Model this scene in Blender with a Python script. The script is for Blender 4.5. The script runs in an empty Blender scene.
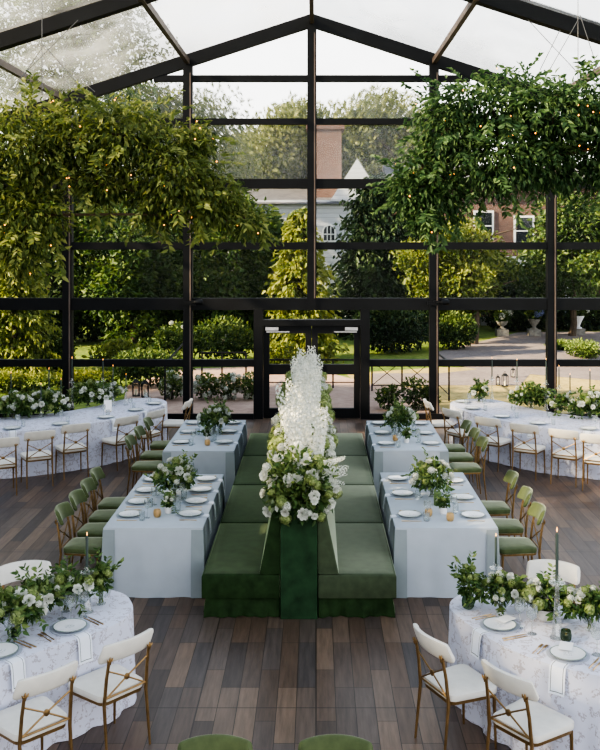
import bpy, math, random
import numpy as np
from mathutils import Vector, Matrix

R = random.Random(7)
NR = np.random.default_rng(11)
scene = bpy.context.scene
COL = scene.collection
PI = math.pi

# ------------------------------------------------------------------ camera numbers
CAMH, FPX, VX, VY = 3.9, 950.0, 316.0, 240.0
def G(px, py, z=0.0):
    """where a line of sight meets the level z (metres)"""
    k = (CAMH - z) / (py - VY)
    return Vector(((px - VX) * k, FPX * k, z))
def D(px, py, Y):
    """point at depth Y"""
    return Vector(((px - VX) * Y / FPX, Y, CAMH + (VY - py) * Y / FPX))

# ------------------------------------------------------------------ materials
MATS = {}
def nodes_of(name):
    m = bpy.data.materials.new(name); m.use_nodes = True
    nt = m.node_tree
    for n in list(nt.nodes): nt.nodes.remove(n)
    out = nt.nodes.new('ShaderNodeOutputMaterial')
    MATS[name] = m
    return m, nt, out
def N(nt, t, **kw):
    n = nt.nodes.new(t)
    for k, v in kw.items():
        if k in n.inputs: n.inputs[k].default_value = v
        else: setattr(n, k, v)
    return n
def L(nt, a, b): nt.links.new(a, b)
def c4(c): return (c[0], c[1], c[2], 1.0)
def ramp(nt, fac, stops):
    r = N(nt, 'ShaderNodeValToRGB')
    e = r.color_ramp.elements
    while len(e) < len(stops): e.new(0.5)
    for i, (p, c) in enumerate(stops):
        e[i].position = p; e[i].color = c4(c)
    L(nt, fac, r.inputs['Fac'])
    return r.outputs['Color']

def basic(name, col, rough=0.5, metal=0.0, var=0.12, scale=8.0, sheen=0.0, spec=0.5, bump=0.0, sheen_tint=None, emit=None):
    m, nt, out = nodes_of(name)
    b = N(nt, 'ShaderNodeBsdfPrincipled')
    b.inputs['Roughness'].default_value = rough
    b.inputs['Metallic'].default_value = metal
    b.inputs['Specular IOR Level'].default_value = spec
    tc = N(nt, 'ShaderNodeTexCoord')
    nz = N(nt, 'ShaderNodeTexNoise', Scale=scale, Detail=3.0)
    L(nt, tc.outputs['Object'], nz.inputs['Vector'])
    lo = tuple(max(0, x * (1 - var)) for x in col); hi = tuple(min(1, x * (1 + var)) for x in col)
    L(nt, ramp(nt, nz.outputs['Fac'], [(0.3, lo), (0.7, hi)]), b.inputs['Base Color'])
    if sheen:
        b.inputs['Sheen Weight'].default_value = sheen
        b.inputs['Sheen Roughness'].default_value = 0.35
        b.inputs['Sheen Tint'].default_value = c4(sheen_tint or (1, 1, 1))
    if bump:
        bp = N(nt, 'ShaderNodeBump', Strength=bump, Distance=0.01)
        L(nt, nz.outputs['Fac'], bp.inputs['Height']); L(nt, bp.outputs['Normal'], b.inputs['Normal'])
    if emit:
        b.inputs['Emission Color'].default_value = c4(emit[0]); b.inputs['Emission Strength'].default_value = emit[1]
    L(nt, b.outputs[0], out.inputs[0])
    return m

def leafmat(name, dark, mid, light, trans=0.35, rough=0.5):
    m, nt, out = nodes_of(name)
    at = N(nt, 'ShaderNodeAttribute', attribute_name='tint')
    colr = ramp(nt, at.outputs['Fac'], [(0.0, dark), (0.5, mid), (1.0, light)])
    b = N(nt, 'ShaderNodeBsdfPrincipled', Roughness=rough)
    b.inputs['Specular IOR Level'].default_value = 0.35
    L(nt, colr, b.inputs['Base Color'])
    t = N(nt, 'ShaderNodeBsdfTranslucent')
    L(nt, colr, t.inputs['Color'])
    mx = N(nt, 'ShaderNodeMixShader', Fac=trans)
    L(nt, b.outputs[0], mx.inputs[1]); L(nt, t.outputs[0], mx.inputs[2])
    L(nt, mx.outputs[0], out.inputs[0])
    return m

def glassmat(name, tint=(1, 1, 1), gloss=0.06, haze=0.0, hazecol=(0.8, 0.82, 0.85), noise=0.0, rough=0.03, fres=0.35, blur=0.0):
    m, nt, out = nodes_of(name)
    tr = N(nt, 'ShaderNodeBsdfTransparent', Color=c4(tint))
    gl = N(nt, 'ShaderNodeBsdfGlossy', Roughness=rough)
    lw = N(nt, 'ShaderNodeLayerWeight', Blend=0.25)
    mul = N(nt, 'ShaderNodeMath', operation='MULTIPLY_ADD')
    L(nt, lw.outputs['Fresnel'], mul.inputs[0]); mul.inputs[1].default_value = fres; mul.inputs[2].default_value = gloss
    mx = N(nt, 'ShaderNodeMixShader')
    L(nt, mul.outputs[0], mx.inputs[0]); L(nt, tr.outputs[0], mx.inputs[1]); L(nt, gl.outputs[0], mx.inputs[2])
    last = mx.outputs[0]
    if blur:
        rfr = N(nt, 'ShaderNodeBsdfRefraction', Roughness=0.2, IOR=1.02, Color=c4(tint)); mb_ = N(nt, 'ShaderNodeMixShader', Fac=blur)
        L(nt, last, mb_.inputs[1]); L(nt, rfr.outputs[0], mb_.inputs[2]); last = mb_.outputs[0]
    if haze > 0:
        df = N(nt, 'ShaderNodeBsdfDiffuse', Color=c4(hazecol)); tl = N(nt, 'ShaderNodeBsdfTranslucent', Color=c4(hazecol))
        a = N(nt, 'ShaderNodeMixShader', Fac=0.7); L(nt, df.outputs[0], a.inputs[1]); L(nt, tl.outputs[0], a.inputs[2])
        mh = N(nt, 'ShaderNodeMixShader')
        if noise > 0:
            tc = N(nt, 'ShaderNodeTexCoord'); mp = N(nt, 'ShaderNodeMapping'); mp.inputs['Scale'].default_value = (0.5, 0.35, 0.5)
            nz = N(nt, 'ShaderNodeTexNoise', Scale=1.6, Detail=5.0, Roughness=0.6, Distortion=0.6)
            L(nt, tc.outputs['Object'], mp.inputs[0]); L(nt, mp.outputs[0], nz.inputs['Vector'])
            mr = N(nt, 'ShaderNodeMapRange'); mr.inputs['From Min'].default_value = 0.3; mr.inputs['From Max'].default_value = 0.75
            mr.inputs['To Min'].default_value = max(0, haze - noise); mr.inputs['To Max'].default_value = haze + noise
            L(nt, nz.outputs['Fac'], mr.inputs['Value']); L(nt, mr.outputs[0], mh.inputs[0])
        else:
            mh.inputs[0].default_value = haze
        L(nt, last, mh.inputs[1]); L(nt, a.outputs[0], mh.inputs[2]); last = mh.outputs[0]
    L(nt, last, out.inputs[0])
    return m

# wood planks -------------------------------------------------------
def woodfloor():
    m, nt, out = nodes_of('plank_floor')
    tc = N(nt, 'ShaderNodeTexCoord'); mp = N(nt, 'ShaderNodeMapping')
    mp.inputs['Rotation'].default_value = (0, 0, PI / 2)
    L(nt, tc.outputs['Object'], mp.inputs[0])
    br = N(nt, 'ShaderNodeTexBrick', offset=0.37, offset_frequency=3, squash=1.0)
    for k, v in (('Scale', 1.0), ('Mortar Size', 0.0035), ('Mortar Smooth', 0.1), ('Bias', 0.0), ('Brick Width', 0.92), ('Row Height', 0.165)):
        br.inputs[k].default_value = v
    br.inputs['Color1'].default_value = (0, 0, 0, 1); br.inputs['Color2'].default_value = (1, 1, 1, 1); br.inputs['Mortar'].default_value = (0.3, 0.3, 0.3, 1)
    L(nt, mp.outputs[0], br.inputs['Vector'])
    col = ramp(nt, br.outputs['Color'], [(0.0, (0.066, 0.052, 0.048)), (0.25, (0.145, 0.096, 0.068)), (0.5, (0.085, 0.072, 0.070)), (0.75, (0.20, 0.138, 0.098)), (1.0, (0.115, 0.092, 0.082))])
    g = N(nt, 'ShaderNodeMapping'); g.inputs['Scale'].default_value = (26, 2.2, 1)
    L(nt, tc.outputs['Object'], g.inputs[0])
    nz = N(nt, 'ShaderNodeTexNoise', Scale=1.0, Detail=6.0, Roughness=0.65); L(nt, g.outputs[0], nz.inputs['Vector'])
    gr = ramp(nt, nz.outputs['Fac'], [(0.25, (0.55, 0.55, 0.56)), (0.75, (1.3, 1.27, 1.22))])
    mu = N(nt, 'ShaderNodeMixRGB', blend_type='MULTIPLY'); mu.inputs[0].default_value = 0.85
    L(nt, col, mu.inputs[1]); L(nt, gr, mu.inputs[2])
    # seams of the floor panels and mortar
    sm = N(nt, 'ShaderNodeMapping'); L(nt, tc.outputs['Object'], sm.inputs[0])
    sb = N(nt, 'ShaderNodeTexBrick', offset=0.0); 
    for k, v in (('Scale', 1.0), ('Mortar Size', 0.006), ('Mortar Smooth', 0.0), ('Brick Width', 0.99), ('Row Height', 1.98)): sb.inputs[k].default_value = v
    L(nt, sm.outputs[0], sb.inputs['Vector'])
    mxf = N(nt, 'ShaderNodeMath', operation='MAXIMUM'); L(nt, br.outputs['Fac'], mxf.inputs[0]); L(nt, sb.outputs['Fac'], mxf.inputs[1])
    dk = N(nt, 'ShaderNodeMixRGB', blend_type='MIX'); dk.inputs[2].default_value = (0.02, 0.016, 0.014, 1)
    ms = N(nt, 'ShaderNodeMath', operation='MULTIPLY'); L(nt, mxf.outputs[0], ms.inputs[0]); ms.inputs[1].default_value = 0.8
    L(nt, ms.outputs[0], dk.inputs[0]); L(nt, mu.outputs[0], dk.inputs[1])
    b = N(nt, 'ShaderNodeBsdfPrincipled', Roughness=0.42); b.inputs['Specular IOR Level'].default_value = 0.45
    L(nt, dk.outputs[0], b.inputs['Base Color'])
    bp = N(nt, 'ShaderNodeBump', Strength=0.25, Distance=0.004); L(nt, nz.outputs['Fac'], bp.inputs['Height']); L(nt, bp.outputs[0], b.inputs['Normal'])
    L(nt, b.outputs[0], out.inputs[0])
    return m

def toile():
    """white cloth woven with taupe branches and blossoms"""
    m, nt, out = nodes_of('blossom_cloth')
    tc = N(nt, 'ShaderNodeTexCoord')
    nz = N(nt, 'ShaderNodeTexNoise', Scale=3.2, Detail=2.0); L(nt, tc.outputs['Object'], nz.inputs['Vector'])
    ad = N(nt, 'ShaderNodeMixRGB', blend_type='ADD'); ad.inputs[0].default_value = 0.35
    L(nt, tc.outputs['Object'], ad.inputs[1]); L(nt, nz.outputs['Color'], ad.inputs[2])
    ve = N(nt, 'ShaderNodeTexVoronoi', feature='DISTANCE_TO_EDGE', Scale=12.0); L(nt, ad.outputs[0], ve.inputs['Vector'])
    line = N(nt, 'ShaderNodeMath', operation='LESS_THAN'); L(nt, ve.outputs['Distance'], line.inputs[0]); line.inputs[1].default_value = 0.028
    vd = N(nt, 'ShaderNodeTexVoronoi', feature='F1', Scale=60.0); L(nt, tc.outputs['Object'], vd.inputs['Vector'])
    dot = N(nt, 'ShaderNodeMath', operation='LESS_THAN'); L(nt, vd.outputs['Distance'], dot.inputs[0]); dot.inputs[1].default_value = 0.46
    near = N(nt, 'ShaderNodeMath', operation='LESS_THAN'); L(nt, ve.outputs['Distance'], near.inputs[0]); near.inputs[1].default_value = 0.15
    dn = N(nt, 'ShaderNodeMath', operation='MULTIPLY'); L(nt, dot.outputs[0], dn.inputs[0]); L(nt, near.outputs[0], dn.inputs[1])
    mk = N(nt, 'ShaderNodeTexNoise', Scale=12.0, Detail=2.0); L(nt, tc.outputs['Object'], mk.inputs['Vector'])
    mkt = N(nt, 'ShaderNodeMath', operation='GREATER_THAN'); L(nt, mk.outputs['Fac'], mkt.inputs[0]); mkt.inputs[1].default_value = 0.49
    mx = N(nt, 'ShaderNodeMath', operation='MAXIMUM'); L(nt, dn.outputs[0], mx.inputs[0]); L(nt, line.outputs[0], mx.inputs[1])
    fm = N(nt, 'ShaderNodeMath', operation='MULTIPLY'); L(nt, mx.outputs[0], fm.inputs[0]); L(nt, mkt.outputs[0], fm.inputs[1])
    sc = N(nt, 'ShaderNodeMath', operation='MULTIPLY'); L(nt, fm.outputs[0], sc.inputs[0]); sc.inputs[1].default_value = 0.5
    mc = N(nt, 'ShaderNodeMixRGB'); mc.inputs[1].default_value = (0.60, 0.62, 0.73, 1); mc.inputs[2].default_value = (0.24, 0.19, 0.19, 1)
    L(nt, sc.outputs[0], mc.inputs[0])
    b = N(nt, 'ShaderNodeBsdfPrincipled', Roughness=0.75); b.inputs['Specular IOR Level'].default_value = 0.2
    L(nt, mc.outputs[0], b.inputs['Base Color']); L(nt, b.outputs[0], out.inputs[0])
    return m

def napkinmat():
    """white linen with a thin dark line inside its edge (UV laid out 0..1)"""
    m, nt, out = nodes_of('bordered_linen')
    uv = N(nt, 'ShaderNodeUVMap'); sp = N(nt, 'ShaderNodeSeparateXYZ'); L(nt, uv.outputs[0], sp.inputs[0])
    def band(o, lo, hi):
        a = N(nt, 'ShaderNodeMath', operation='GREATER_THAN'); L(nt, o, a.inputs[0]); a.inputs[1].default_value = lo
        c = N(nt, 'ShaderNodeMath', operation='LESS_THAN'); L(nt, o, c.inputs[0]); c.inputs[1].default_value = hi
        d = N(nt, 'ShaderNodeMath', operation='MULTIPLY'); L(nt, a.outputs[0], d.inputs[0]); L(nt, c.outputs[0], d.inputs[1]); return d.outputs[0]
    def op(k, a, c):
        d = N(nt, 'ShaderNodeMath', operation=k); L(nt, a, d.inputs[0]); L(nt, c, d.inputs[1]); return d.outputs[0]
    x, y = sp.outputs[0], sp.outputs[1]
    sides = op('MAXIMUM', band(x, 0.11, 0.145), band(x, 0.855, 0.89))
    sides = op('MULTIPLY', sides, band(y, 0.05, 2.0))
    bot = op('MULTIPLY', band(y, 0.05, 0.066), band(x, 0.10, 0.90))
    f = op('MAXIMUM', sides, bot)
    mc = N(nt, 'ShaderNodeMixRGB'); mc.inputs[1].default_value = (0.74, 0.77, 0.84, 1); mc.inputs[2].default_value = (0.06, 0.08, 0.07, 1)
    L(nt, f, mc.inputs[0])
    b = N(nt, 'ShaderNodeBsdfPrincipled', Roughness=0.8); L(nt, mc.outputs[0], b.inputs['Base Color']); L(nt, b.outputs[0], out.inputs[0])
    return m

def crestmat():
    m, nt, out = nodes_of('printed_crest')
    tc = N(nt, 'ShaderNodeTexCoord'); nz = N(nt, 'ShaderNodeTexVoronoi', Scale=90.0); L(nt, tc.outputs['Object'], nz.inputs['Vector'])
    b = N(nt, 'ShaderNodeBsdfPrincipled', Roughness=0.3)
    L(nt, ramp(nt, nz.outputs['Distance'], [(0.25, (0.30, 0.33, 0.34)), (0.5, (0.72, 0.74, 0.76))]), b.inputs['Base Color']); L(nt, b.outputs[0], out.inputs[0])
    return m

def groundmat(name, a, c, e, scale=0.6, fine=9.0):
    m, nt, out = nodes_of(name)
    tc = N(nt, 'ShaderNodeTexCoord')
    n1 = N(nt, 'ShaderNodeTexNoise', Scale=scale, Detail=4.0); L(nt, tc.outputs['Object'], n1.inputs['Vector'])
    n2 = N(nt, 'ShaderNodeTexNoise', Scale=fine, Detail=4.0); L(nt, tc.outputs['Object'], n2.inputs['Vector'])
    mx = N(nt, 'ShaderNodeMath', operation='MULTIPLY_ADD'); L(nt, n2.outputs['Fac'], mx.inputs[0]); mx.inputs[1].default_value = 0.5
    hf = N(nt, 'ShaderNodeMath', operation='MULTIPLY'); L(nt, n1.outputs['Fac'], hf.inputs[0]); hf.inputs[1].default_value = 0.5
    L(nt, hf.outputs[0], mx.inputs[2])
    b = N(nt, 'ShaderNodeBsdfPrincipled', Roughness=0.9); b.inputs['Specular IOR Level'].default_value = 0.1
    L(nt, ramp(nt, mx.outputs[0], [(0.35, a), (0.5, c), (0.65, e)]), b.inputs['Base Color']); L(nt, b.outputs[0], out.inputs[0])
    return m

def brickmat(name, c1, c2, mortar, w, h, vertical=True, scale=1.0):
    m, nt, out = nodes_of(name)
    tc = N(nt, 'ShaderNodeTexCoord'); sp = N(nt, 'ShaderNodeSeparateXYZ'); cb = N(nt, 'ShaderNodeCombineXYZ')
    L(nt, tc.outputs['Object'], sp.inputs[0])
    if vertical:
        ad = N(nt, 'ShaderNodeMath', operation='ADD'); L(nt, sp.outputs[0], ad.inputs[0]); L(nt, sp.outputs[1], ad.inputs[1])
        L(nt, ad.outputs[0], cb.inputs[0]); L(nt, sp.outputs[2], cb.inputs[1])
    else:
        L(nt, sp.outputs[0], cb.inputs[0]); L(nt, sp.outputs[1], cb.inputs[1])
    br = N(nt, 'ShaderNodeTexBrick')
    for k, v in (('Scale', scale), ('Mortar Size', 0.012), ('Brick Width', w), ('Row Height', h)): br.inputs[k].default_value = v
    br.inputs['Color1'].default_value = c4(c1); br.inputs['Color2'].default_value = c4(c2); br.inputs['Mortar'].default_value = c4(mortar)
    L(nt, cb.outputs[0], br.inputs['Vector'])
    b = N(nt, 'ShaderNodeBsdfPrincipled', Roughness=0.85); L(nt, br.outputs['Color'], b.inputs['Base Color']); L(nt, b.outputs[0], out.inputs[0])
    return m

M = {}
M['floor'] = woodfloor()
M['toile'] = toile()
M['napkin'] = napkinmat()
M['crest'] = crestmat()
M['black'] = basic('black_metal', (0.006, 0.007, 0.009), 0.5, 0.0, 0.2, 3, spec=0.25)
M['bar'] = basic('bronze_bar', (0.13, 0.10, 0.085), 0.5, 0.2, 0.2, 3)
M['gold'] = basic('aged_gold', (0.27, 0.175, 0.08), 0.36, 0.8, 0.2, 14)
M['cutlery'] = basic('gold_cutlery', (0.62, 0.44, 0.24), 0.3, 0.9, 0.1, 30)
M['ivory'] = basic('ivory_leather', (0.66, 0.64, 0.59), 0.55, 0, 0.05, 12)
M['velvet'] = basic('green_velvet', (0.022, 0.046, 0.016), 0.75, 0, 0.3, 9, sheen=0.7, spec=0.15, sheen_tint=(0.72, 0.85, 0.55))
M['velvet_lit'] = basic('green_velvet_lit_side', (0.058, 0.079, 0.044), 0.65, 0, 0.2, 9, sheen=1.0, spec=0.2, sheen_tint=(0.85, 0.92, 0.72))  # right bench side: stronger light put into base colour and sheen
M['velvet_panel'] = basic('spine_velvet', (0.022, 0.055, 0.024), 0.75, 0, 0.35, 7, sheen=0.3, spec=0.2, sheen_tint=(0.6, 0.8, 0.6))
M['chair_green'] = basic('sage_velvet', (0.085, 0.108, 0.048), 0.75, 0, 0.15, 14, sheen=0.8, spec=0.2, sheen_tint=(0.85, 0.9, 0.72))
M['linen'] = basic('grey_blue_linen', (0.455, 0.50, 0.55), 0.8, 0, 0.035, 5, spec=0.2)
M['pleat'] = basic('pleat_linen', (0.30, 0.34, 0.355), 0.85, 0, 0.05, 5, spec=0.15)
M['white'] = basic('white_china', (0.80, 0.81, 0.83), 0.18, 0, 0.02, 10)
M['paper'] = basic('white_card', (0.86, 0.86, 0.86), 0.7, 0, 0.02, 10)
M['greenline'] = basic('green_rim', (0.12, 0.2, 0.13), 0.3, 0, 0.1, 10)
M['charger'] = glassmat('charger_glass', (0.97, 0.98, 0.99), 0.06, 0.55, (0.74, 0.77, 0.80), fres=0.12)
M['glass'] = glassmat('clear_glass', (0.95, 0.97, 0.97), 0.10, 0.06)
M['greenglass'] = glassmat('green_glass', (0.35, 0.45, 0.33), 0.08, 0.25, (0.16, 0.24, 0.15))
M['creamglass'] = glassmat('cream_glass', (0.9, 0.8, 0.6), 0.05, 0.65, (0.78, 0.66, 0.45))
M['stone'] = basic('grey_stoneware', (0.5, 0.5, 0.5), 0.7, 0, 0.15, 20)
M['whitepot'] = basic('white_ceramic', (0.75, 0.75, 0.76), 0.5, 0, 0.05, 20)
M['taper'] = basic('dark_green_wax', (0.035, 0.055, 0.05), 0.5, 0, 0.1, 20)
M['greenwax'] = basic('olive_wax', (0.085, 0.14, 0.05), 0.55, 0, 0.15, 20)
M['flame'] = basic('flame', (1, 0.7, 0.3), 0.5, emit=((1.0, 0.36, 0.06), 3.0))
M['bulb'] = basic('fairy_bulb', (1, 0.6, 0.2), 0.5, emit=((1.0, 0.36, 0.06), 3.5))
M['pane'] = glassmat('window_glass', (0.93, 0.95, 0.95), 0.003, 0.006, (0.85, 0.88, 0.9), fres=0.04)
M['pane_hazy'] = glassmat('hazy_vinyl', (0.95, 0.96, 0.96), 0.012, 0.10, (0.85, 0.88, 0.92), 0.06, fres=0.08, blur=0.3)
M['vinyl'] = glassmat('clear_roof_vinyl', (0.93, 0.95, 0.96), 0.02, 0.18, (0.62, 0.65, 0.66), 0.26, blur=0.3)
M['garland_l'] = leafmat('sunlit_garland_leaf', (0.05, 0.085, 0.025), (0.16, 0.21, 0.06), (0.34, 0.36, 0.12), 0.42)  # left garland: yellow sunlight put into the leaf colours, right one shaded
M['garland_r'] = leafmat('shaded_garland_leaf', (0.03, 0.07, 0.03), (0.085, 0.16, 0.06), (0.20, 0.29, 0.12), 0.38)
M['leaf'] = leafmat('posy_leaf', (0.03, 0.075, 0.02), (0.085, 0.155, 0.05), (0.22, 0.29, 0.10), 0.3)
M['hyd'] = leafmat('green_floret', (0.13, 0.19, 0.06), (0.27, 0.34, 0.12), (0.46, 0.51, 0.26), 0.3)
M['petal'] = leafmat('white_petal', (0.42, 0.46, 0.36), (0.66, 0.68, 0.62), (0.80, 0.80, 0.76), 0.3)
M['stem'] = basic('green_stem', (0.09, 0.13, 0.04), 0.7)
M['twig'] = basic('brown_twig', (0.09, 0.06, 0.035), 0.8)
M['bark'] = basic('tree_bark', (0.07, 0.05, 0.035), 0.9, 0, 0.3, 6)
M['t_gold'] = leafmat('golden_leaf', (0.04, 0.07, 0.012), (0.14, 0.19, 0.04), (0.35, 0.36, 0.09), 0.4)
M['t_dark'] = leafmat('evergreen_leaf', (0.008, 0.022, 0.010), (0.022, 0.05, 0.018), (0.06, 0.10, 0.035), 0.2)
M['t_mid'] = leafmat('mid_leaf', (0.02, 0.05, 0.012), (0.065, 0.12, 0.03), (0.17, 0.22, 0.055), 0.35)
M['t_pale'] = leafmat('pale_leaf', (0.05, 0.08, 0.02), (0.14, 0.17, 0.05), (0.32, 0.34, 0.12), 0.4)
M['t_box'] = leafmat('box_leaf', (0.03, 0.06, 0.012), (0.11, 0.17, 0.04), (0.25, 0.32, 0.08), 0.3)
M['lawn'] = groundmat('lawn_grass', (0.07, 0.12, 0.025), (0.16, 0.22, 0.05), (0.30, 0.32, 0.09))
M['dry'] = groundmat('dry_grass', (0.26, 0.21, 0.08), (0.42, 0.33, 0.14), (0.58, 0.46, 0.2))
M['drive'] = groundmat('asphalt_drive', (0.20, 0.165, 0.155), (0.25, 0.21, 0.195), (0.31, 0.26, 0.235))
M['urnstone'] = basic('weathered_stone', (0.2, 0.19, 0.17), 0.85, 0, 0.3, 10)
M['terrace'] = groundmat('pinkish_paving', (0.36, 0.25, 0.20), (0.44, 0.31, 0.25), (0.52, 0.38, 0.30), 0.8, 6)
M['brick'] = brickmat('red_brick', (0.10, 0.050, 0.038), (0.155, 0.08, 0.06), (0.13, 0.11, 0.10), 0.24, 0.085)
M['siding'] = brickmat('grey_clapboard', (0.45, 0.47, 0.50), (0.50, 0.52, 0.55), (0.28, 0.29, 0.31), 9.0, 0.22)
M['roofing'] = basic('slate_roof', (0.11, 0.11, 0.12), 0.8, 0, 0.25, 3)
M['trimwhite'] = basic('white_trim', (0.72, 0.72, 0.70), 0.6)
M['darkpane'] = basic('dark_pane', (0.02, 0.025, 0.03), 0.1)
M['silver'] = basic('brushed_silver', (0.42, 0.43, 0.46), 0.35, 0.7)
M['cable'] = basic('steel_cable', (0.16, 0.16, 0.165), 0.5, 0.4)
M['lantern'] = basic('lantern_iron', (0.02, 0.02, 0.02), 0.5, 0.3)
M['candlewax'] = basic('ivory_wax', (0.75, 0.68, 0.52), 0.6)
M['screen'] = basic('sun_screen', (0.50, 0.50, 0.47), 0.8)  # for the added wall that blocks the sun
M['bluebloom'] = leafmat('blue_hydrangea', (0.08, 0.1, 0.3), (0.16, 0.2, 0.45), (0.3, 0.34, 0.6), 0.3)

# ------------------------------------------------------------------ mesh building
class MB:
    def __init__(s): s.v = []; s.f = []; s.uv = None
    def add(s, vs, fs):
        b = len(s.v); s.v += [tuple(x) for x in vs]; s.f += [tuple(i + b for i in f) for f in fs]; return s
    def box(s, lo, hi):
        x0, y0, z0 = lo; x1, y1, z1 = hi
        return s.add([(x0,y0,z0),(x1,y0,z0),(x1,y1,z0),(x0,y1,z0),(x0,y0,z1),(x1,y0,z1),(x1,y1,z1),(x0,y1,z1)],
                     [(0,3,2,1),(4,5,6,7),(0,1,5,4),(1,2,6,5),(2,3,7,6),(3,0,4,7)])
    def beam(s, a, b, w, h, up=(0, 0, 1)):
        """square bar from a to b, w across, h along up"""
        a = Vector(a); b = Vector(b); d = (b - a).normalized(); u = Vector(up)
        x = d.cross(u)
        if x.length < 1e-4: x = d.cross(Vector((0, 1, 0)))
        x.normalize(); u = x.cross(d).normalized()
        vs = []
        for p in (a, b):
            for sx, su in ((-1,-1),(1,-1),(1,1),(-1,1)): vs.append(p + x * (sx * w / 2) + u * (su * h / 2))
        return s.add(vs, [(0,3,2,1),(4,5,6,7),(0,1,5,4),(1,2,6,5),(2,3,7,6),(3,0,4,7)])
    def rings(s, rings, cap0=True, cap1=True, closed=True):
        n = len(rings[0]); b = len(s.v)
        for r in rings: s.v += [tuple(p) for p in r]
        for i in range(len(rings) - 1):
            for j in range(n if closed else n - 1):
                k = (j + 1) % n
                s.f.append((b + i*n + j, b + i*n + k, b + (i+1)*n + k, b + (i+1)*n + j))
        if cap0: s.f.append(tuple(b + j for j in reversed(range(n))))
        if cap1: s.f.append(tuple(b + (len(rings)-1)*n + j for j in range(n)))
        return s
    def lathe(s, prof, n=14, c=(0, 0, 0), cap0=True, cap1=True):
        rs = [[(c[0] + r * math.cos(2*PI*j/n), c[1] + r * math.sin(2*PI*j/n), c[2] + z) for j in range(n)] for r, z in prof]
        return s.rings(rs, cap0, cap1)
    def tube(s, pts, rad, n=6):
        pts = [Vector(p) for p in pts]
        if not isinstance(rad, (list, tuple)): rad = [rad] * len(pts)
        rs = []; px = None
        for i, p in enumerate(pts):
            d = (pts[min(i+1, len(pts)-1)] - pts[max(i-1, 0)]).normalized()
            if px is None:
                px = d.cross(Vector((0, 0, 1)) if abs(d.z) < 0.9 else Vector((0, 1, 0))).normalized()
            else:
                px = (px - d * px.dot(d)).normalized()
            y = d.cross(px)
            rs.append([p + px * (rad[i] * math.cos(2*PI*j/n)) + y * (rad[i] * math.sin(2*PI*j/n)) for j in range(n)])
        return s.rings(rs)
    def build(s, name, mat, parent=None, smooth=True, angle=40):
        me = bpy.data.meshes.new(name); me.from_pydata(s.v, [], s.f); me.materials.append(mat)
        if s.uv:
            ul = me.uv_layers.new(name='UVMap')
            for li, lp in enumerate(me.loops): ul.data[li].uv = s.uv[lp.vertex_index]
        me.update()
        if smooth: me.shade_smooth(); me.set_sharp_from_angle(angle=math.radians(angle))
        return link(name, me, parent)

def link(name, me, parent=None):
    o = bpy.data.objects.new(name, me); COL.objects.link(o)
    if parent is not None: o.parent = parent
    return o
def tag(o, label=None, cat=None, group=None, kind=None):
    if label: o['label'] = label
    if cat: o['category'] = cat
    if group: o['group'] = group
    if kind: o['kind'] = kind
    return o
def thing(name, label, cat, loc=(0, 0, 0), rz=0.0, group=None):
    o = bpy.data.objects.new(name, None); COL.objects.link(o); o.empty_display_size = 0.1
    o.location = loc; o.rotation_euler = (0, 0, rz)
    return tag(o, label, cat, group)
def dup(src, loc, rz=0.0, label=None, group=None, scale=None):
    def cp(o, par):
        c = o.copy(); COL.objects.link(c); c.parent = par
        for ch in list(o.children): cp(ch, c)
        return c
    c = cp(src, None); c.location = loc; c.rotation_euler = (0, 0, rz)
    if label: c['label'] = label
    if group: c['group'] = group
    if scale: c.scale = scale
    return c
class Kind:
    """first placed is the prototype itself, later ones are copies with their parts"""
    def __init__(s, proto): s.p = proto; s.used = False
    def put(s, loc, rz=0.0, label=None, group=None, scale=None):
        if not s.used:
            s.used = True; o = s.p; o.location = loc; o.rotation_euler = (0, 0, rz)
            if label: o['label'] = label
            if group: o['group'] = group
            if scale: o.scale = scale
            return o
        return dup(s.p, loc, rz, label, group, scale)

def np_mesh(name, V, F, mat, tint=None, smooth=False):
    """V (n,3), F (m,4) quads"""
    me = bpy.data.meshes.new(name)
    me.vertices.add(len(V)); me.vertices.foreach_set('co', np.ascontiguousarray(V, dtype=np.float32).ravel())
    m, k = F.shape
    me.loops.add(m * k); me.loops.foreach_set('vertex_index', F.astype(np.int32).ravel())
    me.polygons.add(m)
    me.polygons.foreach_set('loop_start', np.arange(0, m * k, k, dtype=np.int32))
    me.update(calc_edges=True)
    me.materials.append(mat)
    if tint is not None:
        a = me.attributes.new('tint', 'FLOAT', 'FACE'); a.data.foreach_set('value', tint.astype(np.float32))
    me.validate()
    return me
def unit(a): return a / np.maximum(np.linalg.norm(a, axis=-1, keepdims=True), 1e-9)
def rnd_dir(n): return unit(NR.normal(size=(n, 3)))
def leaves_mesh(name, P, Dr, ln, wd, mat, tint, fold=0.25, up=None):
    """one folded pointed leaf at every point P along Dr"""
    n = len(P); Dr = unit(Dr)
    s = np.cross(Dr, (rnd_dir(n) if up is None else unit(up + 0.6 * rnd_dir(n)))); s = unit(s); nr = np.cross(s, Dr)
    ln = np.broadcast_to(ln, (n,))[:, None]; wd = np.broadcast_to(wd, (n,))[:, None]
    droop = nr * ln * -0.08
    v = np.stack([P, P + Dr*ln*.33 + s*wd*.5 + nr*wd*fold, P + Dr*ln*.68 + s*wd*.38 + nr*wd*fold + droop, P + Dr*ln + droop*2,
                  P + Dr*ln*.68 - s*wd*.38 + nr*wd*fold + droop, P + Dr*ln*.33 - s*wd*.5 + nr*wd*fold], axis=1).reshape(-1, 3)
    b = (np.arange(n) * 6)[:, None]
    F = np.concatenate([b + np.array([[0, 1, 2, 3]]), b + np.array([[0, 3, 4, 5]])], axis=1).reshape(-1, 4)
    return np_mesh(name, v, F, mat, np.repeat(tint, 2))
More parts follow.
